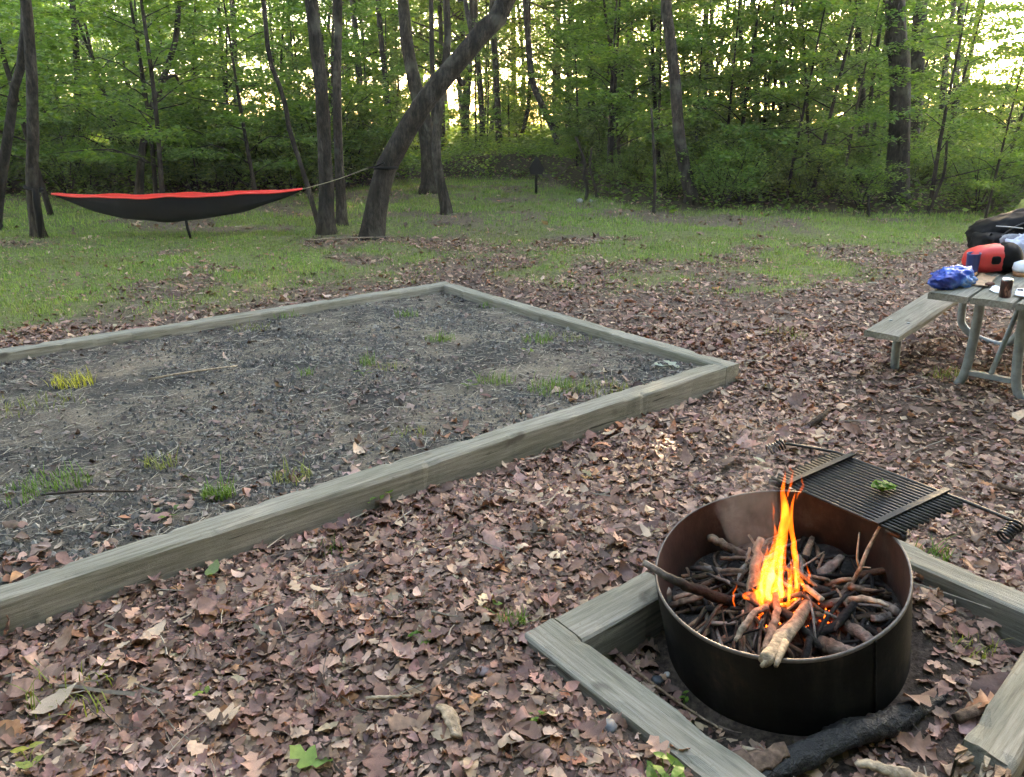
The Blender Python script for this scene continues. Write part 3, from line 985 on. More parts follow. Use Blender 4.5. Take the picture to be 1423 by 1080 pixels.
for pts, w, lab, dp in [
    ([(694, 236), (692, 160), (688, 80), (684, 0)], 10, 'slim trunk at the sunny gap, rightmost of three beyond the bank', 26),
    ([(671, 230), (669, 150), (664, 80), (660, 0)], 9, 'slim trunk at the sunny gap, middle of three beyond the bank', 27),
    ([(648, 222), (650, 150), (655, 60), (655, 0)], 7, 'slim trunk at the sunny gap, leftmost of three beyond the bank', 30),
    ([(722, 215), (730, 170), (736, 120), (735, 0)], 6, 'thin trunk left of the dark post marker, beyond the bank', 32),
    ([(778, 225), (774, 190), (760, 160), (742, 120), (735, 70)], 11, 'dark crooked trunk bending left above the dark marker', 24),
    ([(832, 262), (826, 215), (822, 140), (823, 0)], 12, 'trunk with dark fissured bark behind the pale sapling', 21),
    ([(862, 225), (858, 160), (854, 70), (850, 0)], 17, 'left trunk of the close pair right of the gap', 24),
    ([(882, 228), (880, 150), (876, 70), (872, 0)], 12, 'right trunk of the close pair right of the gap', 25),
    ([(964, 283), (955, 250), (944, 190), (938, 110), (930, 40), (926, 0)], 19, 'dark trunk curving left at the edge of the right woods', None),
    ([(1032, 240), (1032, 150), (1030, 60), (1028, 0)], 7, 'pole-thin trunk in the right woods, first right of the curving trunk', 24),
    ([(1052, 245), (1052, 150), (1049, 60), (1046, 0)], 10, 'slim straight trunk second right of the curving trunk', 24),
    ([(1090, 245), (1088, 130), (1083, 60), (1080, 0)], 10, 'slim straight trunk third right of the curving trunk', 25),
    ([(1152, 250), (1150, 130), (1147, 60), (1144, 0)], 17, 'medium dark trunk midway between curving trunk and largest trunk', 21),
    ([(1192, 275), (1194, 240), (1198, 140), (1192, 0)], 11, 'slim trunk close beside the largest trunk on its left', 17),
    ([(1243, 278), (1247, 235), (1250, 170), (1250, 90), (1244, 0)], 33, 'largest dark trunk in the right woods', None),
    ([(1262, 230), (1272, 150), (1276, 60), (1280, 0)], 22, 'trunk leaning on the largest trunk from behind', 20),
    ([(1316, 245), (1326, 150), (1332, 60), (1338, 0)], 9, 'thin trunk right of the largest trunk, against bright sky', 22),
    ([(1305, 250), (1308, 150), (1318, 60), (1330, -20)], 8, 'thin slanting trunk among the yellow-lit leaves', 23),
    ([(1207, 245), (1204, 150), (1200, 0)], 9, 'slim trunk hidden in leaves left of the largest trunk', 27),
    ([(1120, 240), (1118, 150), (1112, 50), (1108, 0)], 7, 'faint thin trunk far back in the right woods', 30),
    ([(985, 235), (988, 120), (990, 0)], 8, 'faint thin trunk behind the curving trunk', 29),
    ([(905, 225), (912, 120), (918, 0)], 9, 'faint trunk between the close pair and the curving trunk', 30),
    ([(545, 232), (540, 150), (530, 60), (525, 0)], 9, 'faint trunk between dark trunk and leaning tree', 27),
    ([(505, 235), (500, 120), (490, 0)], 10, 'greyish far trunk seen left of the leaning tree', 28),
    ([(330, 240), (328, 120), (322, 0)], 9, 'faint trunk far behind the middle of the hammock', 26),
    ([(105, 255), (108, 140), (100, 0)], 10, 'trunk in deep shade behind the left end of the hammock', 18),
]:
    T(lab, pts, w, w * .85, top=14, depth=dp, sides=9, lump=.08, cs=.75, clear=wr.uniform(6.8, 9.0))

# pale bent sapling near the dark marker, and thin bare stems at the wood's edge
for lab, pts, w in [('pale bent sapling stem with white stones at its foot', [(813, 278), (816, 262), (811, 245), (813, 228), (806, 205), (800, 190)], 5),
                    ('bare thin stem right of the pale sapling', [(830, 276), (826, 255), (820, 235), (822, 205)], 4),
                    ('thin upright stem before the dark undergrowth', [(908, 298), (910, 260), (908, 200), (905, 150)], 5),
                    ('thin slanting stem in the low ferns right of the largest trunk', [(1290, 300), (1300, 272), (1312, 240), (1316, 195)], 5),
                    ('short broken stub before the largest trunk', [(1207, 302), (1207, 285), (1207, 272)], 5)]:
    b = atground(*pts[0]); Y = b[1]
    Q = [b - np.array([0, 0, .05])] + [aty(px, py, Y) for px, py in pts[1:]]
    V, F = tube_geo(spline(Q, 12), np.linspace(w, w * .6, 6) * Y / FPX / 2, 7, .08, 2)
    tag(Geo().add(V, F).obj('thin_sapling', M['bark'], None, True, b), lab, 'sapling')

# far trees that close the view
fr = np.random.default_rng(202)
for i in range(44):
    Y = fr.uniform(44, 95); X = fr.uniform(-.85, .85) * Y
    if .56 < X / Y < .73: X = -X
    root = empty('tree', (X, Y, tz(X, Y)), 'tall far tree in the woods beyond the bank', 'tree', 'far trees beyond the bank')
    V, F = tube_geo(spline([(0, 0, -.3), (fr.normal(0, .2), 0, 4), (fr.normal(0, .5), 0, 12)], 8), [fr.uniform(.14, .26), .12, .05], 7)
    Geo().add(V, F).obj('trunk', M['bark'], root, True)
    place_crown(root, (0, 0, fr.uniform(2.2, 5.5)), int(fr.integers(4)), fr.random() * 6.28, fr.uniform(.9, 1.3))
for i in range(14):  # high crowns added above the frame to keep low sun off the ground
    Y = fr.uniform(33, 44); X = Y * (-.05 + 1.15 * (i + fr.random()) / 14)
    root = empty('tree', (X, Y, tz(X, Y)), 'tall tree added deep in the right woods, its high crown blocking the sun', 'tree', 'tall trees added to block the low sun')
    V, F = tube_geo(spline([(0, 0, -.3), (fr.normal(0, .2), 0, 7), (fr.normal(0, .5), 0, 15)], 8), [fr.uniform(.14, .22), .12, .05], 7)
    Geo().add(V, F).obj('trunk', M['bark'], root, True)
    place_crown(root, (0, 0, fr.uniform(5.5, 8)), int(fr.integers(4)), fr.random() * 6.28, fr.uniform(.8, 1.0))
for i in range(9):
    Y = fr.uniform(30, 42); X = Y * (-.24 + .36 * (i + fr.random()) / 9)
    root = empty('tree', (X, Y, tz(X, Y)), 'leafy tree whose crown hangs over the sunny gap beyond the bank', 'tree', 'trees over the sunny gap')
    V, F = tube_geo(spline([(0, 0, -.3), (fr.normal(0, .2), 0, 4), (fr.normal(0, .5), 0, 12)], 8), [fr.uniform(.10, .16), .08, .03], 7)
    Geo().add(V, F).obj('trunk', M['bark'], root, True)
    place_crown(root, (0, 0, fr.uniform(2.2, 3.4)), int(fr.integers(4)), fr.random() * 6.28, fr.uniform(.7, .9))
for i in range(11):  # unseen trees added behind the camera to dim sky light on front faces
    a = math.radians(112 + i * 13.6 + fr.normal(0, 3)); R = fr.uniform(5.4, 7.2)
    X, Y = math.sin(a) * R, math.cos(a) * R
    root = empty('tree', (X, Y, tz(X, Y)), 'unseen tall tree added close behind the camera to block light', 'tree', 'unseen trees close behind the camera')
    V, F = tube_geo(spline([(0, 0, -.3), (fr.normal(0, .2), 0, 4), (fr.normal(0, .5), 0, 12)], 8), [.2, .14, .05], 7)
    Geo().add(V, F).obj('trunk', M['bark'], root, True)
    place_crown(root, (0, 0, fr.uniform(1.6, 2.6)), int(fr.integers(4)), fr.random() * 6.28, fr.uniform(.72, .82))
# unseen trees round the clearing, beside and behind the camera, thickened to cut light
for i in range(44):
    a = math.radians(62 + (i % 22) * 236 / 21 + fr.normal(0, 4)); R = fr.uniform(8.5, 12) + (i > 21) * 3.5
    X, Y = math.sin(a) * R, math.cos(a) * R
    root = empty('tree', (X, Y, tz(X, Y)), 'unseen tall tree round the open side of the campsite, cutting light from behind', 'tree', 'unseen trees round the open side of the campsite')
    V, F = tube_geo(spline([(0, 0, -.3), (fr.normal(0, .2), 0, 4), (fr.normal(0, .5), 0, 12)], 8), [.2, .14, .05], 7)
    Geo().add(V, F).obj('trunk', M['bark'], root, True)
    place_crown(root, (0, 0, fr.uniform(.8, 2.4)), int(fr.integers(4)), fr.random() * 6.28, fr.uniform(.7, .9))


def sapling(X, Y, s, k, label, group):
    root = empty('sapling', (X, Y, tz(X, Y)), label, 'sapling', group)
    root.rotation_euler = (0, 0, wr.random() * 6.28); root.scale = (s, s, s * wr.uniform(.85, 1.1))
    for nm, me in (('trunk', SAP[k][0]), ('crown', SAP[k][1])):
        link(bpy.data.objects.new(nm, me), root)


def shrub(X, Y, s, k, label, group):
    root = empty('shrub', (X, Y, tz(X, Y)), label, 'shrub', group)
    root.rotation_euler = (0, 0, wr.random() * 6.28); root.scale = (s, s, s * wr.uniform(.8, 1.1))
    for nm, me in (('stem', SHR[k][0]), ('crown', SHR[k][1])):
        link(bpy.data.objects.new(nm, me), root)


LS = ('leafy understorey sapling in the dense woods behind the hammock', 'saplings behind the hammock')
CS = ('leafy understorey sapling near the sunny gap in the woods', 'saplings near the sunny gap')
RS = ('leafy understorey sapling in the dark woods right of the gap', 'saplings in the right woods')
for i in range(56):
    Y = wr.uniform(13.5, 28); X = -wr.uniform(.22, .80) * Y
    if Y < 15.5 and X > -6.5: continue
    sapling(X, Y, wr.uniform(.8, 1.2), int(wr.integers(7)), *LS)
for i in range(16):
    Y = wr.uniform(24, 38); X = wr.uniform(-.24, .14) * Y
    sapling(X, Y, wr.uniform(.7, 1.1), int(wr.integers(7)), *CS)
for i in range(64):
    Y = wr.uniform(14.5, 30); X = wr.uniform(.10, .80) * Y
    if .57 < X / Y < .73 and i % 3: continue
    if Y < bank_edge(X) + .3: Y = float(bank_edge(X)) + wr.uniform(.3, 3)
    sapling(X, Y, wr.uniform(.75, 1.15), int(wr.integers(7)), *RS)
for i in range(58):
    Y = wr.uniform(27, 46); X = wr.uniform(-.78, .78) * Y
    if -.20 < X / Y < .06 and i % 3: continue
    if .58 < X / Y < .72: continue
    sapling(X, Y, wr.uniform(1.4, 2.1), int(wr.integers(7)), 'taller leafy tree of the middle woods, beyond the bank', 'leafy trees of the middle woods')
for (X, Y, s) in [(-9.6, 12.6, 1.25), (-8.2, 13.4, 1.2), (-6.3, 13.6, 1.05), (-11, 14.5, 1.3), (-4.9, 14.6, .95), (-10.3, 11.6, 1.0)]:
    sapling(X, Y, s, int(wr.integers(7)), 'leafy sapling at the near edge of the woods behind the hammock', 'saplings at the near edge of the left woods')
for i in range(60):
    Y = wr.uniform(14, 20); X = -wr.uniform(.20, .8) * Y
    Y = max(Y, float(bank_edge(X)) + .2)
    shrub(X, Y, wr.uniform(.8, 1.5), int(wr.integers(5)), 'low green shrub under the trees behind the hammock', 'shrubs behind the hammock')
for i in range(58):
    X = wr.uniform(1.7, 12); Y = float(bank_edge(X)) + wr.uniform(-.2, 4.5)
    shrub(X, Y, wr.uniform(.45, .95), int(wr.integers(5)), 'low green shrub along the edge of the right woods', 'shrubs along the right woods')
for i in range(90):
    Y = wr.uniform(30, 66); X = wr.uniform(-.75, .78) * Y
    shrub(X, Y, wr.uniform(1.2, 2.6), int(wr.integers(5)), 'sunlit shrub beyond the bank seen through the gap', 'sunlit shrubs beyond the bank')

for i in range(46):  # unseen saplings added beside and behind the camera to block low light
    a = math.radians(66 + wr.uniform(0, 228)); R = wr.uniform(6.5, 11)
    sapling(math.sin(a) * R, math.cos(a) * R, wr.uniform(1.0, 1.5), int(wr.integers(7)), 'unseen leafy tree added on the open side of the campsite to block light', 'unseen leafy trees round the open side of the campsite')

for i in range(40):  # unseen bushes added to shut the bright gap under the crowns behind
    a = math.radians(64 + wr.uniform(0, 232)); R = wr.uniform(8, 13)
    shrub(math.sin(a) * R, math.cos(a) * R, wr.uniform(1.3, 2.2), int(wr.integers(5)), 'unseen bush added on the open side of the campsite to block light', 'unseen bushes round the open side of the campsite')
# dark leafy masses in front of the right woods, and pale backlit ones at the far right
for (px, Y, s, lab) in [(905, 16.2, .85, 'dark leafy sapling right of the bright gap, left of the curving trunk'), (1000, 15.6, .8, 'leafy sapling just right of the curving trunk'), (1060, 16.4, .95, 'wide leafy sapling midway between the curving and the largest trunk'),
                        (1120, 15.0, .85, 'dense leafy sapling left of the largest trunk'), (1165, 14.4, .7, 'low leafy sapling at the wood edge before the largest trunk'), (1290, 13.8, .9, 'yellow-lit leafy sapling right of the largest trunk'),
                        (1370, 12.6, .55, 'low bright sapling at the right edge above the table'), (1470, 12.2, 1.0, 'leafy sapling at the very right edge of the picture'), (800, 19.2, .8, 'leafy sapling overhanging the dark roof-shaped marker')]:
    p = aty(px, 300, Y)
    sapling(p[0], Y, s, int(wr.integers(7)), lab, None)

# low plants on the bank and under the trees
ur = np.random.default_rng(88)
x = ur.uniform(-18, 16, 190000); y = ur.uniform(11, 27, 190000)
k = in_view(x, y, 60); x, y = x[k], y[k]
b = y - bank_edge(x)
dn = sstep(-1.2, .4, b) * (.25 + .75 * sstep(.35, .6, fbm(x * .8, y * .8, 121)))
dn = np.where((np.abs(x - .8) < 3.2) & (b < 1.6), dn * .6, dn)
k = ur.random(len(x)) < dn; x, y = x[k], y[k]
z = terrain(x, y) + np.abs(ur.normal(0, 1, len(x))) * (.12 + .24 * sstep(.4, .7, fbm(x * .6, y * .6, 131))) + .02
V, F = leaf_quads(np.stack([x, y, z], 1), np.clip(ur.normal(.08, .03, len(x)), .03, .16), ur, .5, .1)
c = LC[ur.choice(5, len(x))] * ur.uniform(.6, 1.25, (len(x), 1))
und = link(bpy.data.objects.new('undergrowth', new_mesh('undergrowth', V, [F], M['leaf'], np.repeat(c, 4, 0))))
tag(und, 'low leafy undergrowth on the bank and forest floor', None, None, 'stuff')
x = ur.uniform(-30, 40, 60000); y = ur.uniform(24, 70, 60000)
k = in_view(x, y, 60); x, y = x[k], y[k]
z = terrain(x, y) + np.abs(ur.normal(0, .35, len(x))) * sstep(.2, .7, fbm(x * .5, y * .5, 5)) * 1.6 + .05
V, F = leaf_quads(np.stack([x, y, z], 1), np.clip(ur.normal(.2, .06, len(x)), .08, .4), ur, .5, .1)
c = np.array([.10, .17, .035]) * ur.uniform(.7, 1.3, (len(x), 1))
mw = link(bpy.data.objects.new('meadow_growth', new_mesh('meadow_growth', V, [F], M['leaf'], np.repeat(c, 4, 0))))
tag(mw, 'bright green low growth in the sunny opening beyond the bank', None, None, 'stuff')

# ------------------------------------------------------------------ timbers
def timber_mesh(length, w, h, seed, name='timber', rough_end=None, seg=None):
    """long squared beam along local x, its top face at z=0, centred on y"""
    n = seg or max(10, int(length / .035))
    xs = np.linspace(0, length, n + 1)
    r = .012
    prof = np.array([(-w / 2, -h), (-w / 2, -r * 1.3), (-w / 2 + r * .35, -r * .35), (-w / 2 + r * 1.3, 0), (-w * .18, .0), (w * .18, 0), (w / 2 - r * 1.3, 0), (w / 2 - r * .35, -r * .35), (w / 2, -r * 1.3), (w / 2, -h)])
    k = len(prof)
    V = np.zeros((n + 1, k, 3))
    for i, x in enumerate(xs):
        V[i, :, 0] = x
        V[i, :, 1] = prof[:, 0] + (vnoise(x * 2.2 + np.arange(k) * 3.7, np.arange(k) * 1.3, seed) - .5) * .010
        V[i, :, 2] = prof[:, 1] + (vnoise(x * 3.1 + np.arange(k) * 5.1, np.arange(k) * 2.1, seed + 5) - .5) * .009
        ch = np.maximum(vnoise(x * 16 + np.arange(k) * 9.1, np.arange(k) * 2.1 + x * 2, seed + 8) - .62, 0) * .026
        V[i, 1:4, 2] -= ch[2]; V[i, 6:9, 2] -= ch[7]; V[i, 1:4, 1] += ch[2] * .7; V[i, 6:9, 1] -= ch[7] * .7
    if rough_end is not None:
        rr = np.random.default_rng(seed)
        for e, s in ((0, 1), (n, -1)):
            if rough_end in (e and 1, 2) or (rough_end == 0 and e == 0):
                V[e, :, 0] += s * rr.uniform(-.01, .05, k)
    i, j = np.meshgrid(np.arange(n), np.arange(k), indexing='ij')
    a = (i * k + j).ravel(); b = (i * k + (j + 1) % k).ravel()
    F = [np.stack([a, a + k, b + k, b], 1)]
    caps = np.stack([np.arange(k), np.arange(k)[::-1] + n * k])
    F.append(caps)
    return new_mesh(name, V.reshape(-1, 3), F, M['timber'], None, False)


def frame_from(p0, p1, up=(0, 0, 1)):
    x = np.asarray(p1, float) - p0; L = np.linalg.norm(x); x /= L
    z = np.asarray(up, float); z = z - x * np.dot(z, x); z /= np.linalg.norm(z)
    y = np.cross(z, x)
    m = Matrix(((x[0], y[0], z[0]), (x[1], y[1], z[1]), (x[2], y[2], z[2]))).to_4x4()
    m.translation = Vector(p0)
    return m, L


def timber(label, p0, p1, w=.14, h=.16, seed=1, group=None, up=(0, 0, 1), **kw):
    m, L = frame_from(p0, p1, up)
    o = link(bpy.data.objects.new('timber', timber_mesh(L, w, h, seed, **kw)))
    o.matrix_world = m
    return tag(o, label, 'timber', group)


def P3(u, v, z):
    x, y = xy(u, v); return np.array([x, y, z])


G1, G2 = 'timbers framing the tent pad', 'timbers framing the fire ring'
W = .14
timber('long front timber of the gravel pad, nearest to the camera', P3(-2.6, PAD_V0 + W / 2, .12), P3(PAD_U1 - W - .004, PAD_V0 + W / 2, .12), W, .24, 3, G1)
timber('right-hand timber of the gravel pad, running back from its near corner', P3(PAD_U1 - W / 2, PAD_V0, .122), P3(PAD_U1 - W / 2, PAD_V1 - .16, .12), W, .24, 4, G1)
timber('far timber of the gravel pad, beside the grass', P3(-4.6, PAD_V1 - W / 2, .118), P3(PAD_U1 - .02, PAD_V1 - W / 2, .122), W, .24, 5, G1)
timber('left timber beside the fire ring, running towards the camera', P3(1.37, 1.562, .100), P3(1.37, .70, .10), W, .20, 6, G2)
timber('timber behind the fire ring, butting against the left corner', P3(1.442, 1.492, .097), P3(1.90, 1.492, .097), W, .20, 7, G2)
a0 = (atz(1251, 753, .15) + atz(1266.5, 780, .15)) / 2; a1 = (atz(1423, 823, .15) + atz(1423, 848, .15)) / 2
d = (a1 - a0) / np.linalg.norm(a1 - a0)
timber('timber right of the fire ring, beyond the grate', a0 - d * .45, a1 + d * .12, W, .22, 8, G2)
a0 = (atz(1334, 1047, .17) + atz(1399, 1068, .17)) / 2; a1 = (atz(1415.6, 920, .17) + atz(1480, 945, .17)) / 2
d = (a1 - a0) / np.linalg.norm(a1 - a0)
brk = timber('broken timber with a splintered end, nearest the corner of the picture', a0, a1 + d * .5, .125, .15, 9, G2, rough_end=0, seg=14)

# ------------------------------------------------------------------ fire ring
ex = np.array([1.0, 0, 0]) - RING_N * RING_N[0]; ex /= np.linalg.norm(ex)
ey = np.cross(RING_N, ex)
RM = Matrix(((ex[0], ey[0], RING_N[0]), (ex[1], ey[1], RING_N[1]), (ex[2], ey[2], RING_N[2]))).to_4x4()
RM.translation = Vector(RING_C)
RMI = np.array(RM.inverted())


def atring(px, py, h):
    return atplane(px, py, RING_C + RING_N * h, RING_N)


def to_ring(p):
    return (RMI @ np.r_[p, 1])[:3]


def from_ring(l):
    return RING_C + ex * l[0] + ey * l[1] + RING_N * l[2]


ring = empty('fire_ring', tuple(RING_C), 'round black steel fire ring, rusty inside, with a hinged grate', 'fire ring')
ring.rotation_euler = RM.to_euler()
nseg = 112
an = np.linspace(0, 2 * PI, nseg, endpoint=False)
dent = 1 + (vnoise(np.cos(an) * 2 + 9, np.sin(an) * 2 + 9, 4) - .5) * .012
R0 = RING_R
prof = [(R0 - .001, -.12, 0), (R0, .03, 0), (R0 + .001, .16, 0), (R0, RING_H - .012, 0), (R0 + .001, RING_H - .004, 2), (R0 - .002, RING_H, 2), (R0 - .007, RING_H, 2), (R0 - .0075, RING_H - .006, 1), (R0 - .008, .16, 1), (R0 - .008, .0, 1), (R0 - .008, -.10, 1)]
V = np.array([[(r * dent[i]) * math.cos(a), (r * dent[i]) * math.sin(a), z] for (r, z, _) in prof for i, a in enumerate(an)])
g = Geo(); F = []; MI = []
for k in range(len(prof) - 1):
    j = np.arange(nseg)
    F.append(np.stack([k * nseg + j, k * nseg + (j + 1) % nseg, (k + 1) * nseg + (j + 1) % nseg, (k + 1) * nseg + j], 1)); MI += [prof[k + 1][2] if k >= 3 else 0] * nseg
ringwall = link(bpy.data.objects.new('ring_wall', new_mesh('ring_wall', V, [np.concatenate(F)], [M['steel_out'], M['steel_in'], M['rim']], None, True, MI)), ring)


ws = Geo()
ang_ = -1.15
V, F = tube_geo(spline([[(R0 + .0015) * math.cos(ang_), (R0 + .0015) * math.sin(ang_), z] for z in np.linspace(-.1, RING_H - .006, 14)], 60), .0042, 6, .5, 3)
ws.add(V, F).obj('weld_seam', M['steel_out'], ring, True)


def ring_part(name, g, mat, parent, smooth=True):
    """geometry given in world space, stored in the ring's own space"""
    g.v = [np.array([to_ring(p) for p in v]) for v in g.v]
    return g.obj(name, mat, parent, smooth)


hg = RING_H + .022
GA, GB, GC_, GD = atring(1104, 667, hg), atring(1183, 639, hg), atring(1309, 683, hg), atring(1234, 727, hg)
bd = ((GD - GA) + (GC_ - GB)) / 2; bl = np.linalg.norm(bd); bd /= bl
cd = ((GB - GA) + (GC_ - GD)) / 2; cl = np.linalg.norm(cd); cd /= cl
gc0 = (GA + GB + GC_ + GD) / 4
GA = gc0 - bd * bl / 2 - cd * cl / 2
nb = 17
gr_o = empty('grate', (0, 0, 0)); gr_o.parent = ring
# the grate's frame (part of the ring), its bars sub-parts
for s in (0, 1):
    c = GA + bd * bl * s + cd * cl * .44 + RING_N * .012
    Rm = np.stack([cd, bd, RING_N], 1)
    v, f = box_geo((0, 0, 0), (cl * 1.12 + .03, .022, .008)); ring_part('cross_bar', Geo().add(v @ Rm.T + c, f), M['grate'], gr_o, False)
for k in range(-2, nb):
    t = k / (nb - 1)
    a = GA + cd * cl * t - bd * (.065 + .012 * (k % 2 == 0)); b = GA + cd * cl * t + bd * (bl + .072 + .006 * ((k * 7) % 3))
    if k == nb - 1: continue
    v, f = tube_geo(spline([a, b], 4), .0058, 7); ring_part('grate_bar', Geo().add(v, f), M['grate'], gr_o)
# far bar runs on as the handle rod each side, ending in spring coils
far0, far1 = GA + cd * cl, GA + cd * cl + bd * bl
hl, hr = atring(1090, 616, hg + .01), atring(1415, 727, hg)
v, f = tube_geo(spline([hl + bd * .0, far0 - bd * .07, far0, far1, far1 + bd * .08, hr], 24), .0065, 8); ring_part('handle_rod', Geo().add(v, f), M['grate'], gr_o)
for (p, dirv) in ((hl, atring(1062, 628, hg - .01) - hl), (hr, atring(1393, 748, hg - .02) - hr)):
    dn = dirv / np.linalg.norm(dirv); s1 = np.cross(dn, RING_N); s1 /= np.linalg.norm(s1); s2 = np.cross(dn, s1)
    tt = np.linspace(0, 1, 90); ang = tt * 2 * PI * 6.5
    rr = .0185 + .002 * np.sin(tt * 9)
    path = p + dn * (tt * .075)[:, None] + s1 * (rr * np.cos(ang))[:, None] + s2 * (rr * np.sin(ang))[:, None]
    v, f = tube_geo(path, .0042, 6); ring_part('spring_handle', Geo().add(v, f), M['grate'], gr_o)
for (x0, y0, x1, y1) in ((1232, 737, 1259, 748), (1070, 669, 1096, 676)):
    a, b = atring(x0, y0, RING_H + .004), atring(x1, y1, RING_H + .004)
    v, f = tube_geo(spline([a, b], 4), .013, 12); ring_part('hinge_sleeve', Geo().add(v, f), M['grate'], ring)

# ash bed inside
rr_, aa_ = np.meshgrid(np.linspace(0, R0 - .012, 26), np.linspace(0, 2 * PI, 90, endpoint=False), indexing='ij')
ax, ay = rr_ * np.cos(aa_), rr_ * np.sin(aa_)


def ash_h(x, y):
    r = np.hypot(x, y)
    return .10 + .085 * np.exp(-(r / .22) ** 2) + (fbm(np.asarray(x) * 14 + 5, np.asarray(y) * 14, 12) - .5) * .05


az = ash_h(ax, ay)
V = (RING_C + ax[..., None] * ex + ay[..., None] * ey + az[..., None] * RING_N).reshape(-1, 3)
i, j = np.meshgrid(np.arange(25), np.arange(90), indexing='ij'); a = i * 90 + j; b = i * 90 + (j + 1) % 90
am, ant, ab = mat_base('charcoal_ash')
n1 = noise(ant, 45, 6, .75); rp = ramp(ant, n1.outputs[0], [(.35, (.010, .009, .009)), (.55, (.03, .026, .024)), (.75, (.11, .10, .095))])
ant.links.new(rp.outputs[0], ab.inputs['Base Color']); ab.inputs['Roughness'].default_value = .95; bump(ant, ab, n1.outputs[0], .8, .02)
chm, cnt_, chb = mat_base('cracked_char')
vo = N(cnt_, 'ShaderNodeTexVoronoi', feature='DISTANCE_TO_EDGE'); vo.inputs['Scale'].default_value = 30
tcn = N(cnt_, 'ShaderNodeTexCoord'); wn_ = noise(cnt_, 12, 4, .7); wa = N(cnt_, 'ShaderNodeVectorMath', operation='MULTIPLY_ADD'); wa.inputs[1].default_value = (.16, .16, .16)
cnt_.links.new(wn_.outputs['Color'], wa.inputs[0]); cnt_.links.new(tcn.outputs['Object'], wa.inputs[2]); cnt_.links.new(wa.outputs[0], vo.inputs['Vector'])
nch = noise(cnt_, 30, 5, .7)
rp = ramp(cnt_, vo.outputs['Distance'], [(.0, (.003, .003, .003)), (.10, (.010, .0095, .0095)), (.4, (.016, .0155, .015))])
cnt_.links.new(mixc(cnt_, 1.0, rp.outputs[0], ramp(cnt_, nch.outputs[0], [(.35, (.5, .5, .5)), (.75, (1.6, 1.55, 1.5))]).outputs[0], 'MULTIPLY'), chb.inputs['Base Color'])
chb.inputs['Roughness'].default_value = .6; bump(cnt_, chb, mixc(cnt_, .55, vo.outputs['Distance'], nch.outputs[0]), .8, .02)
asho = link(bpy.data.objects.new('ash_bed', new_mesh('ash_bed', V, [np.stack([a.ravel(), b.ravel(), (b + 90).ravel(), (a + 90).ravel()], 1)], am, None, True)))
tag(asho, 'bed of dark ash and charcoal on the floor of the fire ring', None, None, 'stuff')

# ------------------------------------------------------------------ firewood
C_CHAR, C_BARK, C_PALE, C_TAN, C_GREY = np.array([.014, .012, .011]), np.array([.105, .068, .047]), np.array([.40, .31, .22]), np.array([.24, .155, .105]), np.array([.20, .165, .14])
FG = 'sticks burning in the fire ring'


def stick(name, label, pts, radii, cols, seed, group=FG, lump=.18, sides=10, n=18, cat='firewood', flat=None, children=()):
    pts = np.asarray(pts, float)
    S = spline(pts, n)
    rg = np.random.default_rng(seed)
    S = S + rg.normal(0, np.mean(radii) * .14 * min(1, 16 / n) ** 2, S.shape)
    V, F = tube_geo(S, radii, sides, lump, seed, flat=flat)
    if n > 40:
        V = V + rg.normal(0, np.mean(radii) * .07, V.shape)
    c = np.array([np.interp(np.linspace(0, 1, n), np.linspace(0, 1, len(cols)), [cc[k] for cc in cols]) for k in range(3)]).T
    c = np.repeat(c, sides, 0) * rg.uniform(.75, 1.25, (n * sides, 1))
    base = pts[0]
    o = Geo().add(V, F, c).obj(name, M['stick'], None, True, base)
    if cat: tag(o, label, cat, group)
    for (p2, r2, c2) in children:
        S2 = spline(np.asarray(p2, float), 8)
        V, F = tube_geo(S2, r2, 7, lump * .6, seed + 1)
        Geo().add(V - base, F, c2).obj('twig', M['stick'], o, True)
    return o


A = atring
stick('branch', 'dark branch propped over the left rim of the fire ring, its outer tip pale', [A(895, 782, .365), A(935, 805, .352), A(975, 822, .27), A(1020, 838, .18)], [.011, .015, .019, .02], [C_GREY, C_CHAR * 2, C_CHAR, C_CHAR], 1)
stick('firewood_log', 'split pale log resting on the front rim with a forked splintered end', [A(1130, 826, .20), A(1108, 862, .25), A(1085, 893, .32), A(1064, 918, .37)], [.014, .020, .025, .019], [C_BARK, C_TAN * .95, C_PALE * .66, C_PALE * .75], 2, lump=.18, sides=14, n=26,
      children=[([A(1084, 893, .325), A(1072, 912, .36), A(1058, 926, .365)], [.018, .015, .006], C_PALE * .75), ([A(1090, 893, .33), A(1083, 912, .365), A(1078, 926, .37)], [.015, .012, .006], C_PALE * .7)])
stick('firewood_log', 'reddish log standing at the left side of the flames', [A(1056, 748, .30), A(1050, 790, .26), A(1044, 850, .20), A(1046, 906, .12)], [.014, .019, .022, .020], [C_TAN, C_TAN, C_BARK, C_GREY], 3, lump=.22, sides=12)
stick('firewood_stick', 'slim stick upright in front of the flames', [A(1078, 826, .24), A(1079, 850, .24), A(1071, 880, .24), A(1061, 905, .24)], [.011, .013, .014, .011], [C_BARK, C_TAN, C_TAN, C_TAN], 4)
stick('firewood_stick', 'crooked pale stick curving down left of the upright slim stick', [A(1068, 843, .24), A(1048, 852, .24), A(1036, 868, .23), A(1022, 891, .21)], [.009, .010, .011, .006], [C_TAN, C_PALE * .8, C_PALE * .7, C_PALE], 5)
stick('firewood_log', 'charred log at the back left with a tan cut end', [A(986, 747, .19), A(1005, 757, .17), A(1042, 776, .13)], [.016, .017, .02], [C_PALE * .8, C_BARK, C_CHAR * 2], 6)
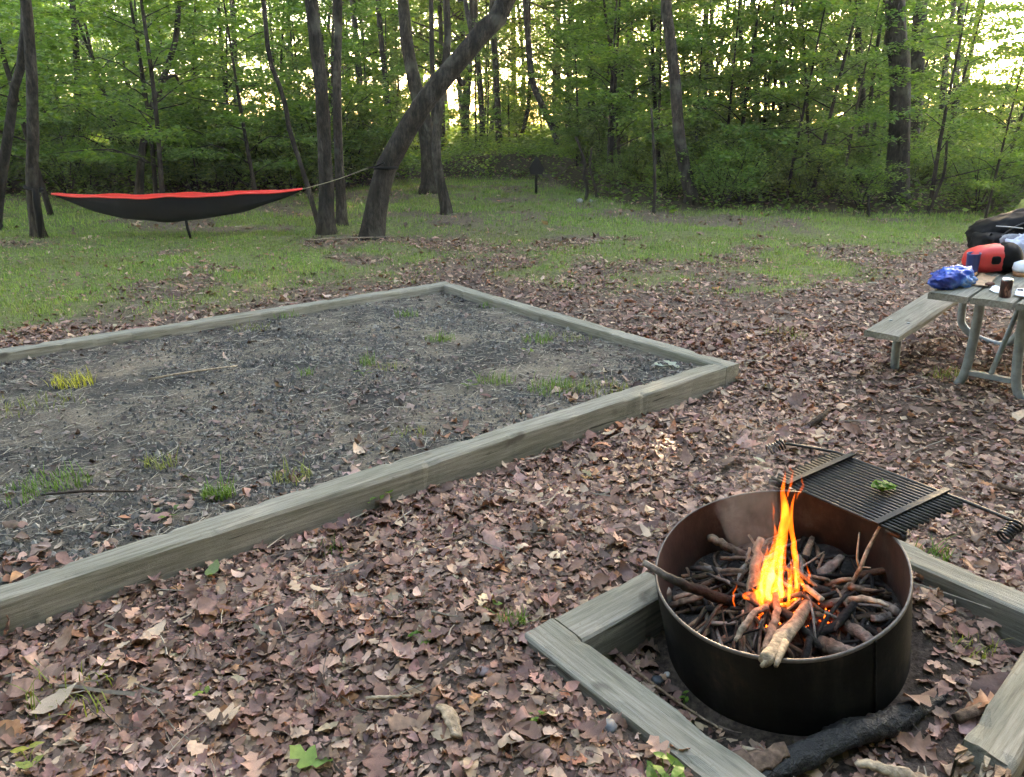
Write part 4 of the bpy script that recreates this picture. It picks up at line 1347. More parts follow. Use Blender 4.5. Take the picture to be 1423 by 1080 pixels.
stick('twig_branch', 'thin forked twig reaching up beside the grate', [A(1165, 832, .14), A(1186, 806, .18), A(1196, 788, .23), A(1210, 756, .29), A(1228, 724, .36)], [.012, .009, .007, .006, .004], [C_GREY, C_TAN, C_PALE * .8, C_PALE, C_PALE], 7,
      children=[([A(1195, 789, .225), A(1191, 775, .26), A(1194, 740, .33)], [.004, .0035, .002], C_PALE), ([A(1196, 788, .23), A(1210, 789, .235)], [.003, .002], C_PALE)])
stick('firewood_stick', 'bent stick with a bare white tip right of the flames', [A(1132, 842, .16), A(1160, 838, .18), A(1195, 832, .20), A(1220, 836, .20), A(1234, 842, .19)], [.012, .013, .012, .010, .006], [C_CHAR * 2, C_GREY, C_TAN, C_PALE * 1.3, C_PALE * 1.6], 8)
stick('firewood_log', 'thick charred log at lower right with a glowing ashy end', [A(1145, 852, .13), A(1180, 872, .15), A(1212, 890, .17)], [.02, .022, .018], [C_CHAR, C_BARK * .8, C_GREY], 9)
stick('firewood_log', 'smoking log near the front rim, right of the pale split log', [A(1125, 885, .14), A(1155, 900, .17), A(1190, 907, .19)], [.024, .026, .02], [C_CHAR, C_BARK, C_GREY], 10)
stick('firewood_stick', 'grey knotted stick behind the flames on the right', [A(1120, 815, .16), A(1145, 795, .17), A(1168, 775, .18)], [.018, .02, .015], [C_CHAR, C_GREY, C_GREY], 11)
stick('firewood_stick', 'dark stick slanting low along the right wall', [A(1160, 812, .11), A(1200, 798, .13), A(1245, 790, .15)], [.014, .014, .010], [C_CHAR * 1.5, C_BARK, C_BARK * .7], 12)
stick('firewood_stick', 'short pinkish stick poking out right of the flames', [A(1110, 812, .22), A(1125, 820, .24), A(1142, 834, .24)], [.008, .010, .010], [C_TAN, C_TAN * 1.2, C_PALE], 13)
stick('firewood_stick', 'brown stick lying in front of the dark branch', [A(932, 842, .13), A(965, 832, .16), A(998, 818, .17)], [.011, .013, .012], [C_BARK, C_TAN, C_BARK], 14)
fr2 = np.random.default_rng(303)
for i in range(230):
    rad = .34 * math.sqrt(fr2.random()); th = fr2.random() * 6.28
    cx, cy = rad * math.cos(th), rad * math.sin(th)
    L = fr2.uniform(.09, .30); yaw = th + fr2.normal(0, .8) if fr2.random() < .6 else fr2.random() * 6.28
    pit = fr2.normal(0, .18)
    dv = np.array([math.cos(yaw) * math.cos(pit), math.sin(yaw) * math.cos(pit), math.sin(pit)])
    e = []
    for s in (-.5, 0, .5):
        p = np.array([cx, cy, 0]) + dv * L * s + fr2.normal(0, .008, 3)
        rl = math.hypot(p[0], p[1])
        if rl > .365: p[:2] *= .365 / rl
        p[2] += float(ash_h(p[0], p[1])) + .008 + .075 * fr2.random() * math.exp(-(rad / .26) ** 2)
        e.append(from_ring(p))
    r0 = float(np.clip(fr2.lognormal(math.log(.0068), .42), .003, .015))
    base = [C_CHAR, C_CHAR * 1.8, C_BARK * .7, C_BARK * 1.1, C_GREY, C_TAN][fr2.choice(6, p=[.2, .17, .2, .18, .15, .10])]
    e2 = [C_CHAR, base, C_TAN][fr2.choice(3, p=[.45, .4, .15])]
    stick('burnt_stick', 'charred stick in the heap of half-burnt wood on the floor of the fire ring', e, [r0 * .9, r0, r0 * .75], [base, base, e2], 400 + i, 'charred sticks heaped in the fire ring', .25, 7, 9)

# embers: glowing lumps among the sticks
em, ent, eb = mat_base('glowing_ember')
n1 = noise(ent, 60, 3); rp = ramp(ent, n1.outputs[0], [(.42, (.03, .002, .0)), (.55, (.9, .10, .012)), (.8, (1, .30, .05))])
ent.links.new(rp.outputs[0], eb.inputs['Emission Color']); eb.inputs['Emission Strength'].default_value = .35; eb.inputs['Base Color'].default_value = (.02, .01, .01, 1)
g = Geo(); er = np.random.default_rng(9)
for (px, py, n, sp) in [(1095, 845, 26, 20), (1012, 838, 7, 7), (1142, 862, 22, 14), (1125, 890, 12, 9), (1060, 870, 10, 12), (1115, 870, 14, 14), (1080, 880, 10, 14)]:
    for i in range(n):
        qx, qy = px + er.normal(0, sp * .6), py + er.normal(0, sp * .5)
        p = atring(qx, qy, .15); l = to_ring(p); l[2] = float(ash_h(l[0], l[1])) + er.uniform(.005, .05)
        p = from_ring(l); s = er.uniform(.003, .008)
        g.add(octv * s * er.uniform(.6, 1.4, (6, 1)) + p, [octf])
tag(g.obj('embers', em), 'glowing orange embers between the sticks under the flames', None, None, 'stuff')


# ------------------------------------------------------------------ flames
def flame_mat(name, col, s):
    m = bpy.data.materials.new(name); m.use_nodes = True
    nt = m.node_tree
    for n in list(nt.nodes):
        if n.type != 'OUTPUT_MATERIAL': nt.nodes.remove(n)
    e = N(nt, 'ShaderNodeEmission'); e.inputs[0].default_value = (*col, 1)
    nz = noise(nt, 26, 3, .6, stretch=(1, 1, .35)); rp = ramp(nt, nz.outputs[0], [(.34, (.12, .12, .12)), (.62, (1.9, 1.9, 1.9))])
    mu = N(nt, 'ShaderNodeMath', operation='MULTIPLY'); mu.inputs[1].default_value = s; nt.links.new(rp.outputs[0], mu.inputs[0]); nt.links.new(mu.outputs[0], e.inputs[1])
    nt.links.new(e.outputs[0], nt.nodes['Material Output'].inputs['Volume'])
    return m


M['flame_outer'] = flame_mat('flame_outer', (1.0, .135, .014), 6.0)
M['flame_core'] = flame_mat('flame_core', (1.0, .40, .07), 9.0)
FY = atring(1082, 850, .17)[1]
fl_base = atring(1082, 850, .17)
flame = empty('campfire_flame', tuple(fl_base), 'tall orange flame licking up from the sticks in the fire ring', 'flame')


def tongue(pts, radii, mat, seed, dy=0, flat=.6):
    Q = [aty(px, py, FY + dy) - fl_base for px, py in pts]
    rg = np.random.default_rng(seed)
    S = spline(Q, 22); S += np.cumsum(rg.normal(0, .0012, S.shape), 0)
    V, F = tube_geo(S, radii, 12, .35, seed, lumpf=1.6, flat=flat)
    Geo().add(V, F).obj('flame_tongue', M[mat], flame, True)


T1 = [([(1072, 868), (1064, 830), (1068, 795), (1077, 762), (1075, 728)], [.008, .028, .034, .018, .001], 0),
      ([(1086, 866), (1082, 815), (1088, 765), (1095, 715), (1091, 685), (1096, 652)], [.008, .026, .026, .021, .016, .001], .02),
      ([(1100, 860), (1106, 810), (1101, 765), (1097, 715), (1104, 682)], [.006, .014, .016, .012, .001], -.01),
      ([(1058, 858), (1052, 822), (1059, 785), (1064, 758)], [.006, .016, .016, .001], .0),
      ([(1112, 850), (1116, 822), (1110, 800), (1112, 780)], [.004, .009, .009, .001], .01),
      ([(1138, 905), (1133, 890), (1127, 872), (1129, 858)], [.004, .017, .012, .001], -.06),
      ([(1123, 818), (1126, 800), (1125, 782)], [.003, .006, .001], .03),
      ([(1094, 690), (1099, 660), (1094, 645)], [.004, .006, .001], .02),
      ([(1106, 694), (1112, 678), (1111, 662)], [.002, .006, .001], .02),
      ([(1074, 724), (1077, 712), (1075, 700)], [.002, .004, .001], 0),
      ([(1021, 842), (1020, 826), (1025, 808)], [.004, .005, .001], 0),
      ([(1080, 905), (1079, 885), (1082, 862)], [.003, .008, .001], -.05),
      ([(1100, 895), (1099, 872), (1104, 850)], [.003, .010, .001], -.04)]
for i, (p, r, dy) in enumerate(T1): tongue(p, r, 'flame_outer', 30 + i, dy)
T2 = [([(1074, 855), (1066, 825), (1069, 800), (1075, 775)], [.004, .017, .019, .001], 0),
      ([(1086, 850), (1083, 815), (1085, 785), (1089, 755)], [.004, .014, .012, .001], .02),
      ([(1060, 838), (1057, 815), (1062, 795)], [.003, .009, .001], .0),
      ([(1102, 845), (1105, 815), (1100, 785)], [.003, .006, .001], -.01),
      ([(1137, 902), (1133, 890), (1130, 876)], [.003, .011, .001], -.06)]
for i, (p, r, dy) in enumerate(T2): tongue(p, r, 'flame_core', 60 + i, dy)
frg = np.random.default_rng(71)
for i in range(34):
    x0 = frg.normal(1083, 24); y0 = 862 - abs(x0 - 1083) * .6 + frg.normal(0, 8); hh = frg.uniform(28, 85) * (1.2 - min(abs(x0 - 1085) / 40, 1))
    tongue([(x0, y0), (x0 + frg.normal(0, 3), y0 - hh * .4), (x0 + frg.normal(2, 4), y0 - hh * .75), (x0 + frg.normal(3, 5), y0 - hh)], [.002, frg.uniform(.006, .013), frg.uniform(.004, .008), .0008], 'flame_outer', 200 + i, frg.normal(0, .03))
smk = bpy.data.materials.new('thin_smoke'); smk.use_nodes = True
snt = smk.node_tree
for n in list(snt.nodes):
    if n.type != 'OUTPUT_MATERIAL': snt.nodes.remove(n)
pv = N(snt, 'ShaderNodeVolumePrincipled'); pv.inputs['Color'].default_value = (.75, .78, .85, 1)
nz = noise(snt, 9, 3, .6, stretch=(1, 1, .5)); rp = ramp(snt, nz.outputs[0], [(.42, (0, 0, 0)), (.7, (.8, .8, .8))]); snt.links.new(rp.outputs[0], pv.inputs['Density'])
snt.links.new(pv.outputs[0], snt.nodes['Material Output'].inputs['Volume'])
V, F = tube_geo(spline([aty(1075, 800, FY + .08), aty(1052, 740, FY + .12), aty(1035, 690, FY + .16), aty(1040, 620, FY + .2), aty(1030, 540, FY + .2)], 24), [.05, .10, .10, .08, .02], 14, .25, 8)
tag(Geo().add(V, F).obj('smoke', smk, None, True), 'faint bluish smoke curling up left of the flames', None, None, 'stuff')
fd = bpy.data.lights.new('fire_glow', 'POINT'); fd.energy = .14; fd.color = (1.0, .34, .09); fd.shadow_soft_size = .07
fo = bpy.data.objects.new('fire_glow', fd); fo.location = tuple(fl_base + np.array([.0, -.0, .10])); link(fo)

# ------------------------------------------------------------------ wood and stones round the ring
C_B = np.array([.14, .09, .065])
stick('charred_log', 'thick black charred log lying in front of the fire ring', [atz(1040, 1090, .0), atz(1110, 1052, .01), atz(1180, 1022, .02), atz(1250, 1000, .02), atz(1315, 965, .03)], [.030, .037, .038, .032, .016], [C_CHAR * .8, C_CHAR * .7, C_CHAR, C_CHAR * .9, C_CHAR * 1.2], 21, None, .22, 20, 60, 'log').data.materials[0] = chm
stick('bark_slab', 'brown slab of bark against the near end of the charred log', [atz(985, 1085, .03), atz(1030, 1063, .04), atz(1090, 1046, .04)], [.03, .035, .02], [C_B * .8, C_B, C_B * 1.2], 22, None, .25, 10, 16, 'bark', .4)
stick('split_firewood', 'split tan piece of firewood at the bottom edge, before the charred log', [atz(1190, 1058, .04), atz(1240, 1072, .04), atz(1310, 1095, .03)], [.012, .024, .022], [C_PALE, C_PALE * .8, C_TAN], 23, None, .3, 9, 16, 'firewood', .7)
srg = np.random.default_rng(12); g = Geo()
for i in range(46):
    y = srg.uniform(-.058, .058); z = srg.uniform(-.13, -.006); L = srg.uniform(.01, .06) * (1.2 if z < -.05 else .7); w_ = srg.uniform(.005, .013); h_ = srg.uniform(.004, .010)
    tipj = srg.normal(0, .006, 2)
    v = np.array([[.02, y - w_, z - h_], [.02, y + w_, z - h_], [.02, y + w_, z + h_], [.02, y - w_, z + h_], [-L, y + tipj[0] - w_ * .3, z + tipj[1]], [-L, y + tipj[0] + w_ * .3, z + tipj[1]]])
    g.add(v, [np.array([[0, 4, 5, 1], [3, 2, 5, 4]]), np.array([[0, 3, 4], [1, 5, 2]])], [C_TAN, C_B, C_TAN * 1.4, C_PALE * .8][srg.integers(4)])
sp_ = g.obj('splintered_end', M['stick'], brk); sp_['kind'] = 'stuff'
stick('bark_chip', 'mottled chip of bark among the leaves in the lower middle', [atground(616, 992) + [0, 0, .03], atground(626, 1012) + [0, 0, .035], atground(636, 1034) + [0, 0, .03]], [.020, .024, .018], [C_PALE * .8, C_PALE * .65, C_PALE * .7], 25, None, .2, 10, 10, 'bark', .35)
stick('dead_branch', 'straight pale stick on the leaves left of the bark chip', [atground(510, 981) + [0, 0, .03], atground(575, 978) + [0, 0, .03]], [.006, .005], [C_PALE, C_PALE * .8], 26, None, .1, 8, 10, 'stick')
stick('dead_branch', 'long thin brown stick lying along the left timber by the ring', [atground(838, 903) + [0, 0, .03], atground(900, 955) + [0, 0, .03], atground(960, 995) + [0, 0, .02], atground(998, 1018) + [0, 0, .02]], [.006, .006, .005, .003], [C_BARK, C_TAN, C_TAN, C_PALE], 27, None, .1, 8, 16, 'stick')
stick('dead_branch', 'short bare pale stick beside the left timber, near the charred log', [atground(1028, 1046) + [0, 0, .02], atground(1056, 1052) + [0, 0, .02]], [.008, .007], [C_PALE, C_PALE], 28, None, .1, 8, 8, 'stick')
stick('dead_branch', 'dark brown stick lying near the splintered timber end', [atground(1326, 1010) + [0, 0, .03], atground(1350, 1000) + [0, 0, .035], atground(1376, 990) + [0, 0, .03]], [.016, .018, .012], [C_BARK, C_TAN, C_BARK], 29, None, .2, 8, 10, 'stick')
stick('dead_branch', 'thin dark stick lying across the gravel at its left side', [np.append(atz(58, 689, .07)[:2], .075), np.append(atz(120, 687, .07)[:2], .085), np.append(atz(190, 684, .07)[:2], .075)], [.006, .007, .004], [C_CHAR * 4, C_BARK * .6, C_BARK * .6], 30, None, .1, 8, 12, 'stick')
stick('dead_branch', 'long straw-coloured stick on the gravel towards its back', [np.append(atz(206, 528, .07)[:2], .075), np.append(atz(270, 519, .07)[:2], .085), np.append(atz(330, 510, .07)[:2], .08)], [.007, .007, .005], [C_PALE * .8, C_PALE, C_PALE], 31, None, .1, 8, 12, 'stick')
stick('dead_branch', 'brown branch lying on the leaves behind the right spring handle', [atground(1385, 681) + [0, 0, .03], atground(1423, 692) + [0, 0, .03], atground(1470, 690) + [0, 0, .03]], [.012, .012, .01], [C_BARK * .7, C_BARK, C_BARK], 32, None, .15, 8, 12, 'stick')
stick('dead_branch', 'dark knotty branch stub on the leaves right of the pad corner', [atground(1122, 596) + [0, 0, .01], atground(1140, 590) + [0, 0, .05], atground(1150, 583) + [0, 0, .08]], [.018, .02, .008], [C_BARK * .4, C_BARK * .5, C_BARK * .5], 33, None, .3, 8, 10, 'stick')
stick('dead_branch', 'fallen branch on the grass at the foot of the leaning tree', [atground(425, 338) + [0, 0, .04], atground(480, 336) + [0, 0, .05], atground(545, 334) + [0, 0, .05]], [.010, .012, .007], [C_PALE * .6, C_PALE * .6, C_GREY], 34, None, .15, 8, 14, 'stick')

sr = np.random.default_rng(17)


def stone(label, px, py, r, col, z=.0):
    p = atground(px, py)
    import bmesh
    bm = bmesh.new(); bmesh.ops.create_icosphere(bm, subdivisions=3, radius=1)
    k = sr.integers(999)
    for v in bm.verts:
        n = vnoise(v.co.x * 1.2 + 7, v.co.y * 1.2 + v.co.z * 1.7 + 7, int(k))
        v.co *= r * (.8 + .4 * float(n)); v.co.z *= .7
    me = bpy.data.meshes.new('stone'); bm.to_mesh(me); bm.free()
    me.polygons.foreach_set('use_smooth', np.ones(len(me.polygons), bool))
    me.materials.append(simple('stone_surface', col, .6, 0, .25, 30, .2))
    o = bpy.data.objects.new('stone', me); o.location = (p[0], p[1], p[2] + r * .35 + z); link(o)
    return tag(o, label, 'stone')


stone('smooth dark stone left of the fire ring near the timber', 914, 948, .022, (.055, .062, .072))
stone('small white pebble beside the smooth dark stone', 927, 939, .012, (.5, .47, .42))
stone('dark stone half hidden between the back timber and the ring', 903, 836, .026, (.07, .074, .085))
stone('dark stone just below the half hidden stone by the ring', 912, 852, .022, (.06, .062, .07))
stone('bluish stone right of the fire ring near the broken timber', 1378, 962, .022, (.16, .18, .21))
stone('grey stone outside the left timber near its foot', 846, 1012, .024, (.10, .105, .115))
stone('rounded purplish stone among the leaves left of the timber corner', 670, 936, .022, (.13, .10, .105))
stone('white stone at the foot of the pale bent sapling', 806, 281, .07, (.22, .215, .20))
stone('smaller white stone right of the pale bent sapling', 821, 281, .05, (.20, .195, .18))

# ------------------------------------------------------------------ picnic table
TO = np.array([3.039, 4.521, -.081])
cz, sz = math.cos(-.838), math.sin(-.838); cx_, sx_ = math.cos(.104), math.sin(.104); cy_, sy_ = math.cos(-.023), math.sin(-.023)
TR = np.array([[cz, -sz, 0], [sz, cz, 0], [0, 0, 1]]) @ np.array([[1, 0, 0], [0, cx_, -sx_], [0, sx_, cx_]]) @ np.array([[cy_, 0, sy_], [0, 1, 0], [-sy_, 0, cy_]])
table = empty('picnic_table', tuple(TO), 'weathered picnic table on bent galvanised pipe legs at the right edge', 'picnic table')
table.rotation_euler = Matrix(TR.tolist()).to_euler()
PW = .242


def attable(px, py, h=.0):
    """local table coordinates of a pixel on the plane h above the tabletop"""
    n = TR[:, 2]
    p = atplane(px, py, TO + n * (.753 + h), n)
    return (p - TO) @ TR


def tw(l):
    return TO + TR @ np.asarray(l, float)


def plank(name, x, y0, y1, z, w, seed, th=.045):
    me = timber_mesh(y1 - y0, w, th, seed, name, seg=14)
    o = link(bpy.data.objects.new(name, me), table)
    o.location = (x, y0, z); o.rotation_euler = (0, 0, PI / 2)
    return o


for k in (-1, 0, 1): plank('tabletop_plank', k * (PW + .006), .0, 1.85, .753, PW - .004, 40 + k)
for s in (-1, 1):
    plank('seat_plank', s * .613, -.047, 1.80, .437, .241, 50 + s)
    for y in (.24, 1.52):
        P = [(s * .613, y, .39), (s * .613, y, .14), (s * .60, y, .06), (s * .545, y, .0), (s * .44, y, -.05), (s * .30, y, -.07), (s * .235, y, -.03), (s * .185, y, .06), (s * .150, y, .17), (s * .130, y, .45), (s * .125, y, .705)]
        V, F = tube_geo(spline(P, 40), .0295, 14); Geo().add(V, F).obj('leg', M['galv'], table, True)
for y in (.24, 1.52):
    v, f = box_geo((0, y, .16), (.25, .035, .035)); add_bevel(Geo().add(v, f).obj('cross_bar', M['galv'], table), .003)
    for (a, b) in (((0, y, .17), (0, .88 + (y - .88) * .12, .70)),):
        V, F = tube_geo(spline([a, b], 4), .017, 10, flat=.6); Geo().add(V, F).obj('brace', M['galv'], table, True)
    v, f = box_geo((0, y, .690), (.70, .05, .034)); Geo().add(v, f).obj('batten', M['galv'], table)
    for s in (-1, 1):
        v, f = box_geo((s * .613, y, .384), (.18, .05, .012)); Geo().add(v, f).obj('seat_bracket', M['galv'], table)


for k in (-1, 0, 1):
    for y in (.24, 1.52):
        for dx in (-.06, .06):
            V, F = tube_geo([[k * (PW + .006) + dx, y, .750], [k * (PW + .006) + dx, y, .757]], .011, 8); Geo().add(V, F).obj('bolt', M['galv'], table)
for y in (.24, 1.52):
    for dx in (-.06, .06):
        V, F = tube_geo([[-.613 + dx, y, .434], [-.613 + dx, y, .441]], .011, 8); Geo().add(V, F).obj('bolt', M['galv'], table)
# ------------------------------------------------------------------ things on the table
def blob(nx, ny, nz, exps, seed, noise_amp=.06, nfreq=2.5, nu=40, nv=22):
    """rounded-box surface: half sizes nx,ny,nz"""
    u = np.linspace(0, 2 * PI, nu, endpoint=False); v = np.linspace(-PI / 2, PI / 2, nv)
    U, Vv = np.meshgrid(u, v)
    sp = lambda c, e: np.sign(c) * np.abs(c) ** e
    x = sp(np.cos(Vv), exps[1]) * sp(np.cos(U), exps[0]); y = sp(np.cos(Vv), exps[1]) * sp(np.sin(U), exps[0]); z = sp(np.sin(Vv), exps[1])
    n = fbm(x * nfreq + z * 1.7 + 11, y * nfreq - z * 1.3 + 11, seed) - .5 + .5 * (fbm(x * nfreq * 3 + z * 4 + 31, y * nfreq * 3 - z * 3 + 31, seed + 3) - .5)
    k = 1 + noise_amp * 2 * n
    P = np.stack([x * nx * k, y * ny * k, z * nz * k], -1).reshape(-1, 3)
    i, j = np.meshgrid(np.arange(nv - 1), np.arange(nu), indexing='ij')
    a = (i * nu + j).ravel(); b = (i * nu + (j + 1) % nu).ravel()
    return P, [np.stack([a, b, b + nu, a + nu], 1)]


def on_table(name, px, py, label, cat, yaw=0.0, h=0.0):
    l = attable(px, py, 0); l[2] = .753 + h
    w = tw(l)
    o = empty(name, tuple(w), label, cat)
    o.rotation_euler = (Matrix(TR.tolist()) @ Matrix.Rotation(yaw, 3, 'Z')).to_euler()
    return o


# world yaw wanted in camera view: table's local yaw offset so that local x runs along the picture's right
YC = .838
# blue snack bag
foil, nt, b = mat_base('blue_foil_bag')
nn = noise(nt, 7, 3, .6); n4 = noise(nt, 26, 4, .6)
rp = ramp(nt, nn.outputs[0], [(.34, (.008, .025, .20)), (.5, (.012, .075, .42)), (.60, (.05, .22, .62)), (.70, (.5, .62, .75))])  # palest stop paints whitish crease highlights into the foil colour
nt.links.new(rp.outputs[0], b.inputs['Base Color']); b.inputs['Roughness'].default_value = .22; b.inputs['Metallic'].default_value = .15
bump(nt, b, n4.outputs[0], .5, .01)
bag = on_table('snack_bag', 1322, 399, 'crumpled shiny blue snack bag lying at the corner of the table', 'snack bag', YC + .25)
V, F = blob(.148, .080, .068, (.8, .85), 5, .25, 3.0, 72, 40)
V[:, 2] *= 1 - .25 * np.clip(-V[:, 0] / .148, -1, 1) * .6
V[:, 2] += .062
Geo().add(V, F).obj('bag_body', foil, bag, True)
orn = simple('orange_print', (.50, .20, .05), .4, 0, .4, 40)
fin = Geo(); fx = np.linspace(-.05, .05, 12)
top = np.stack([.150 + .008 * np.sin(fx * 160), fx, .060 + .028 * np.cos(fx * 20) + .01 * np.sin(fx * 120)], 1); bot = np.stack([.130 + 0 * fx, fx * .9, .050 + .02 * np.cos(fx * 20)], 1)
q = np.arange(11)
fin.add(np.vstack([top, bot]), [np.stack([q, q + 1, q + 13, q + 12], 1)]); fin.obj('bag_seal', orn, bag)
# cup
blue = simple('blue_plastic', (.022, .040, .16), .35, 0, .1, 8)
cup = on_table('tumbler', 1349, 383, 'tall dark blue tumbler behind the blue snack bag', 'cup')
prf = [(.036, .002), (.037, .02), (.041, .145), (.0435, .150), (.0435, .156), (.040, .156), (.038, .14), (.033, .012)]
an = np.linspace(0, 2 * PI, 28, endpoint=False)


def lathe(prf, n=28, closed=(True, True)):
    an = np.linspace(0, 2 * PI, n, endpoint=False)
    V = np.array([[r * math.cos(a), r * math.sin(a), z] for r, z in prf for a in an]); k = len(prf)
    i, j = np.meshgrid(np.arange(k - 1), np.arange(n), indexing='ij'); a = (i * n + j).ravel(); b = (i * n + (j + 1) % n).ravel()
    F = [np.stack([a, b, b + n, a + n], 1)]; caps = []
    if closed[0]: caps.append(np.arange(n)[::-1])
    if closed[1]: caps.append(np.arange(n) + (k - 1) * n)
    if caps: F.append(np.array(caps))
    return V, F


V, F = lathe(prf); Geo().add(V, F).obj('cup_body', blue, cup, True)
# red dry bag
red = simple('red_nylon', (.62, .030, .028), .5, 0, .15, 10, .25)
blk = simple('black_nylon', (.0042, .0042, .005), .65, 0, .3, 20, .2, .12)
db = on_table('dry_bag', 1374, 377, 'red roll of a stuff sack with a black end lying on the table', 'stuff sack', YC - .12)
V, F = blob(.165, .098, .092, (.55, .8), 8, .07, 2.5, 44, 22); V[:, 2] += .092
k = V[:, 0] > .06
Geo().add(V, F).obj('sack_body', red, db, True)
V, F = blob(.085, .106, .100, (.8, .85), 9, .06, 2.5, 36, 20); V[:, 2] += .094; V[:, 0] += .095; V[:, 1] -= .012
Geo().add(V, F).obj('sack_end', blk, db, True)
V, F = blob(.030, .012, .028, (.6, .6), 2, .05); V += [-.01, -.096, .10]; Geo().add(V, F).obj('sack_handle', blk, db, True)
V, F = blob(.035, .03, .02, (.6, .6), 3, .1); V += [.185, -.03, .022]; Geo().add(V, F).obj('buckle', blk, db, True)
# drink can
cm, nt, b = mat_base('can_paint')
tc = N(nt, 'ShaderNodeTexCoord'); n2 = noise(nt, 34, 2, .5, stretch=(1, 1, .45))
rp = ramp(nt, n2.outputs[0], [(.42, (.022, .010, .010)), (.56, (.06, .016, .014)), (.64, (.30, .16, .12))])
nt.links.new(rp.outputs[0], b.inputs['Base Color']); b.inputs['Metallic'].default_value = .4; b.inputs['Roughness'].default_value = .35
alu = simple('aluminium', (.62, .62, .63), .3, .9, .05)
can = on_table('drink_can', 1396, 413, 'dark maroon drink can with silver top standing on the table', 'can')
V, F = lathe([(.026, .0), (.033, .008), (.033, .106), (.030, .113)]); Geo().add(V, F).obj('can_body', cm, can, True)
V, F = lathe([(.030, .113), (.0275, .119), (.0265, .121), (.025, .117), (.001, .117)], closed=(False, True)); Geo().add(V, F).obj('can_top', alu, can, True)


def sheet(name, label, cat, corners, mat, seed, h=.004, amp=.006):
    """thin crumpled sheet on the tabletop given by four pixel corners"""
    c = [attable(*p) for p in corners]
    n = 10; V = []
    for i in range(n):
        for j in range(n):
            s, t = i / (n - 1), j / (n - 1)
            p = (c[0] * (1 - s) + c[1] * s) * (1 - t) + (c[3] * (1 - s) + c[2] * s) * t
            p = p.copy(); p[2] = .753 + h + amp * float(vnoise(s * 4 + 1, t * 4 + 1, seed)) * 2
            V.append(tw(p))
    V = np.array(V); i, j = np.meshgrid(np.arange(n - 1), np.arange(n - 1), indexing='ij'); a = (i * n + j).ravel()
    o = Geo().add(V, [np.stack([a, a + 1, a + n + 1, a + n], 1)]).obj(name, mat, None, True, V[0])
    md = o.modifiers.new('thick', 'SOLIDIFY'); md.thickness = .0015
    return tag(o, label, cat)


tan = simple('tan_wrapper', (.46, .29, .17), .5, 0, .35, 25)
wht = simple('white_paper', (.62, .64, .70), .6, 0, .08, 10)
sheet('snack_wrapper', 'flat tan and orange wrapper right of the blue snack bag', 'wrapper', [(1352, 398), (1372, 401), (1384, 387), (1360, 381)], tan, 3)
sheet('paper_sheet', 'small white paper beside the drink can', 'paper', [(1374, 405), (1389, 410), (1392, 402), (1380, 399)], wht, 4)
brn = simple('brown_food', (.16, .06, .035), .6, 0, .3, 60, .3)
sw = on_table('food_piece', 1375, 399, 'small brown lump on the end of the tan wrapper', 'food', YC)
V, F = blob(.028, .018, .014, (.8, .8), 6, .2); V[:, 2] += .02; Geo().add(V, F).obj('lump', brn, sw, True)
card = sheet('white_card', 'white card with a black ring at the picture edge of the table', 'card', [(1409, 412), (1432, 416), (1434, 404), (1413, 402)], wht, 5, .006, .002)
V, F = tube_geo([[.014 * math.cos(a), .014 * math.sin(a), 0] for a in np.linspace(0, 2 * PI, 20)], .003, 6, caps=False)
l = attable(1417.5, 405.5); l[2] = .753 + .012
Rt = Matrix(TR.tolist())
Geo().add(V @ TR.T + tw(l) - np.array(card.location), F).obj('printed_ring', blk, card, True)
tub = on_table('food_tub', 1421, 383, 'white lidded tub with an orange base at the edge of the picture', 'tub')
V, F = lathe([(.055, .0), (.062, .035)]); Geo().add(V, F).obj('tub_base', simple('orange_tub', (.42, .20, .10), .5), tub, True)
V, F = lathe([(.064, .036), (.067, .05), (.060, .085), (.03, .098), (.002, .10)], closed=(True, True)); Geo().add(V, F).obj('tub_lid', wht, tub, True)
# plastic bag and backpack
pb = on_table('carrier_bag', 1412, 371, 'white plastic bag under the black backpack', 'plastic bag', YC)
V, F = blob(.12, .09, .105, (.7, .75), 14, .24, 3.0, 48, 26); V[:, 2] += .10; V[:, 0] += .04; V[:, 1] += .05
Geo().add(V, F).obj('bag_body', simple('white_plastic', (.52, .53, .66), .4, 0, .1, 10, .2), pb, True)
bp = on_table('backpack', 1402, 361, 'black backpack with a grey mesh pocket slumped on the table', 'backpack', YC)
V, F = blob(.26, .16, .135, (.6, .7), 21, .16, 1.8, 56, 30); V += [.03, .10, .17]
V[:, 2] += .06 * np.clip(V[:, 0] / .27, -1, 1)
Geo().add(V, F).obj('pack_body', blk, bp, True)
V, F = blob(.12, .12, .09, (.7, .7), 25, .15, 1.8); V += [-.15, .0, .13]; Geo().add(V, F).obj('pack_pocket', blk, bp, True)
V, F = blob(.075, .022, .060, (.5, .6), 23, .12); V += [-.085, -.115, .155]; Geo().add(V, F).obj('mesh_pocket', simple('grey_mesh', (.30, .30, .34), .7, 0, .2, 60), bp, True)
V, F = tube_geo(spline([(-.17, -.06, .27), (-.10, -.11, .265), (-.02, -.12, .25)], 10), .008, 8, flat=.5); Geo().add(V, F).obj('piping', simple('grey_trim', (.32, .31, .30), .5), bp, True)
V, F = tube_geo(spline([(.02, -.05, .36), (.08, -.13, .28), (.15, -.16, .20), (.17, -.16, .10)], 14), .018, 8, flat=.4); Geo().add(V, F).obj('strap', blk, bp, True)
V, F = tube_geo(spline([(-.26, .0, .02), (-.23, -.05, .12), (-.19, -.06, .22)], 12), .014, 8, flat=.4); Geo().add(V, F).obj('strap', blk, bp, True)
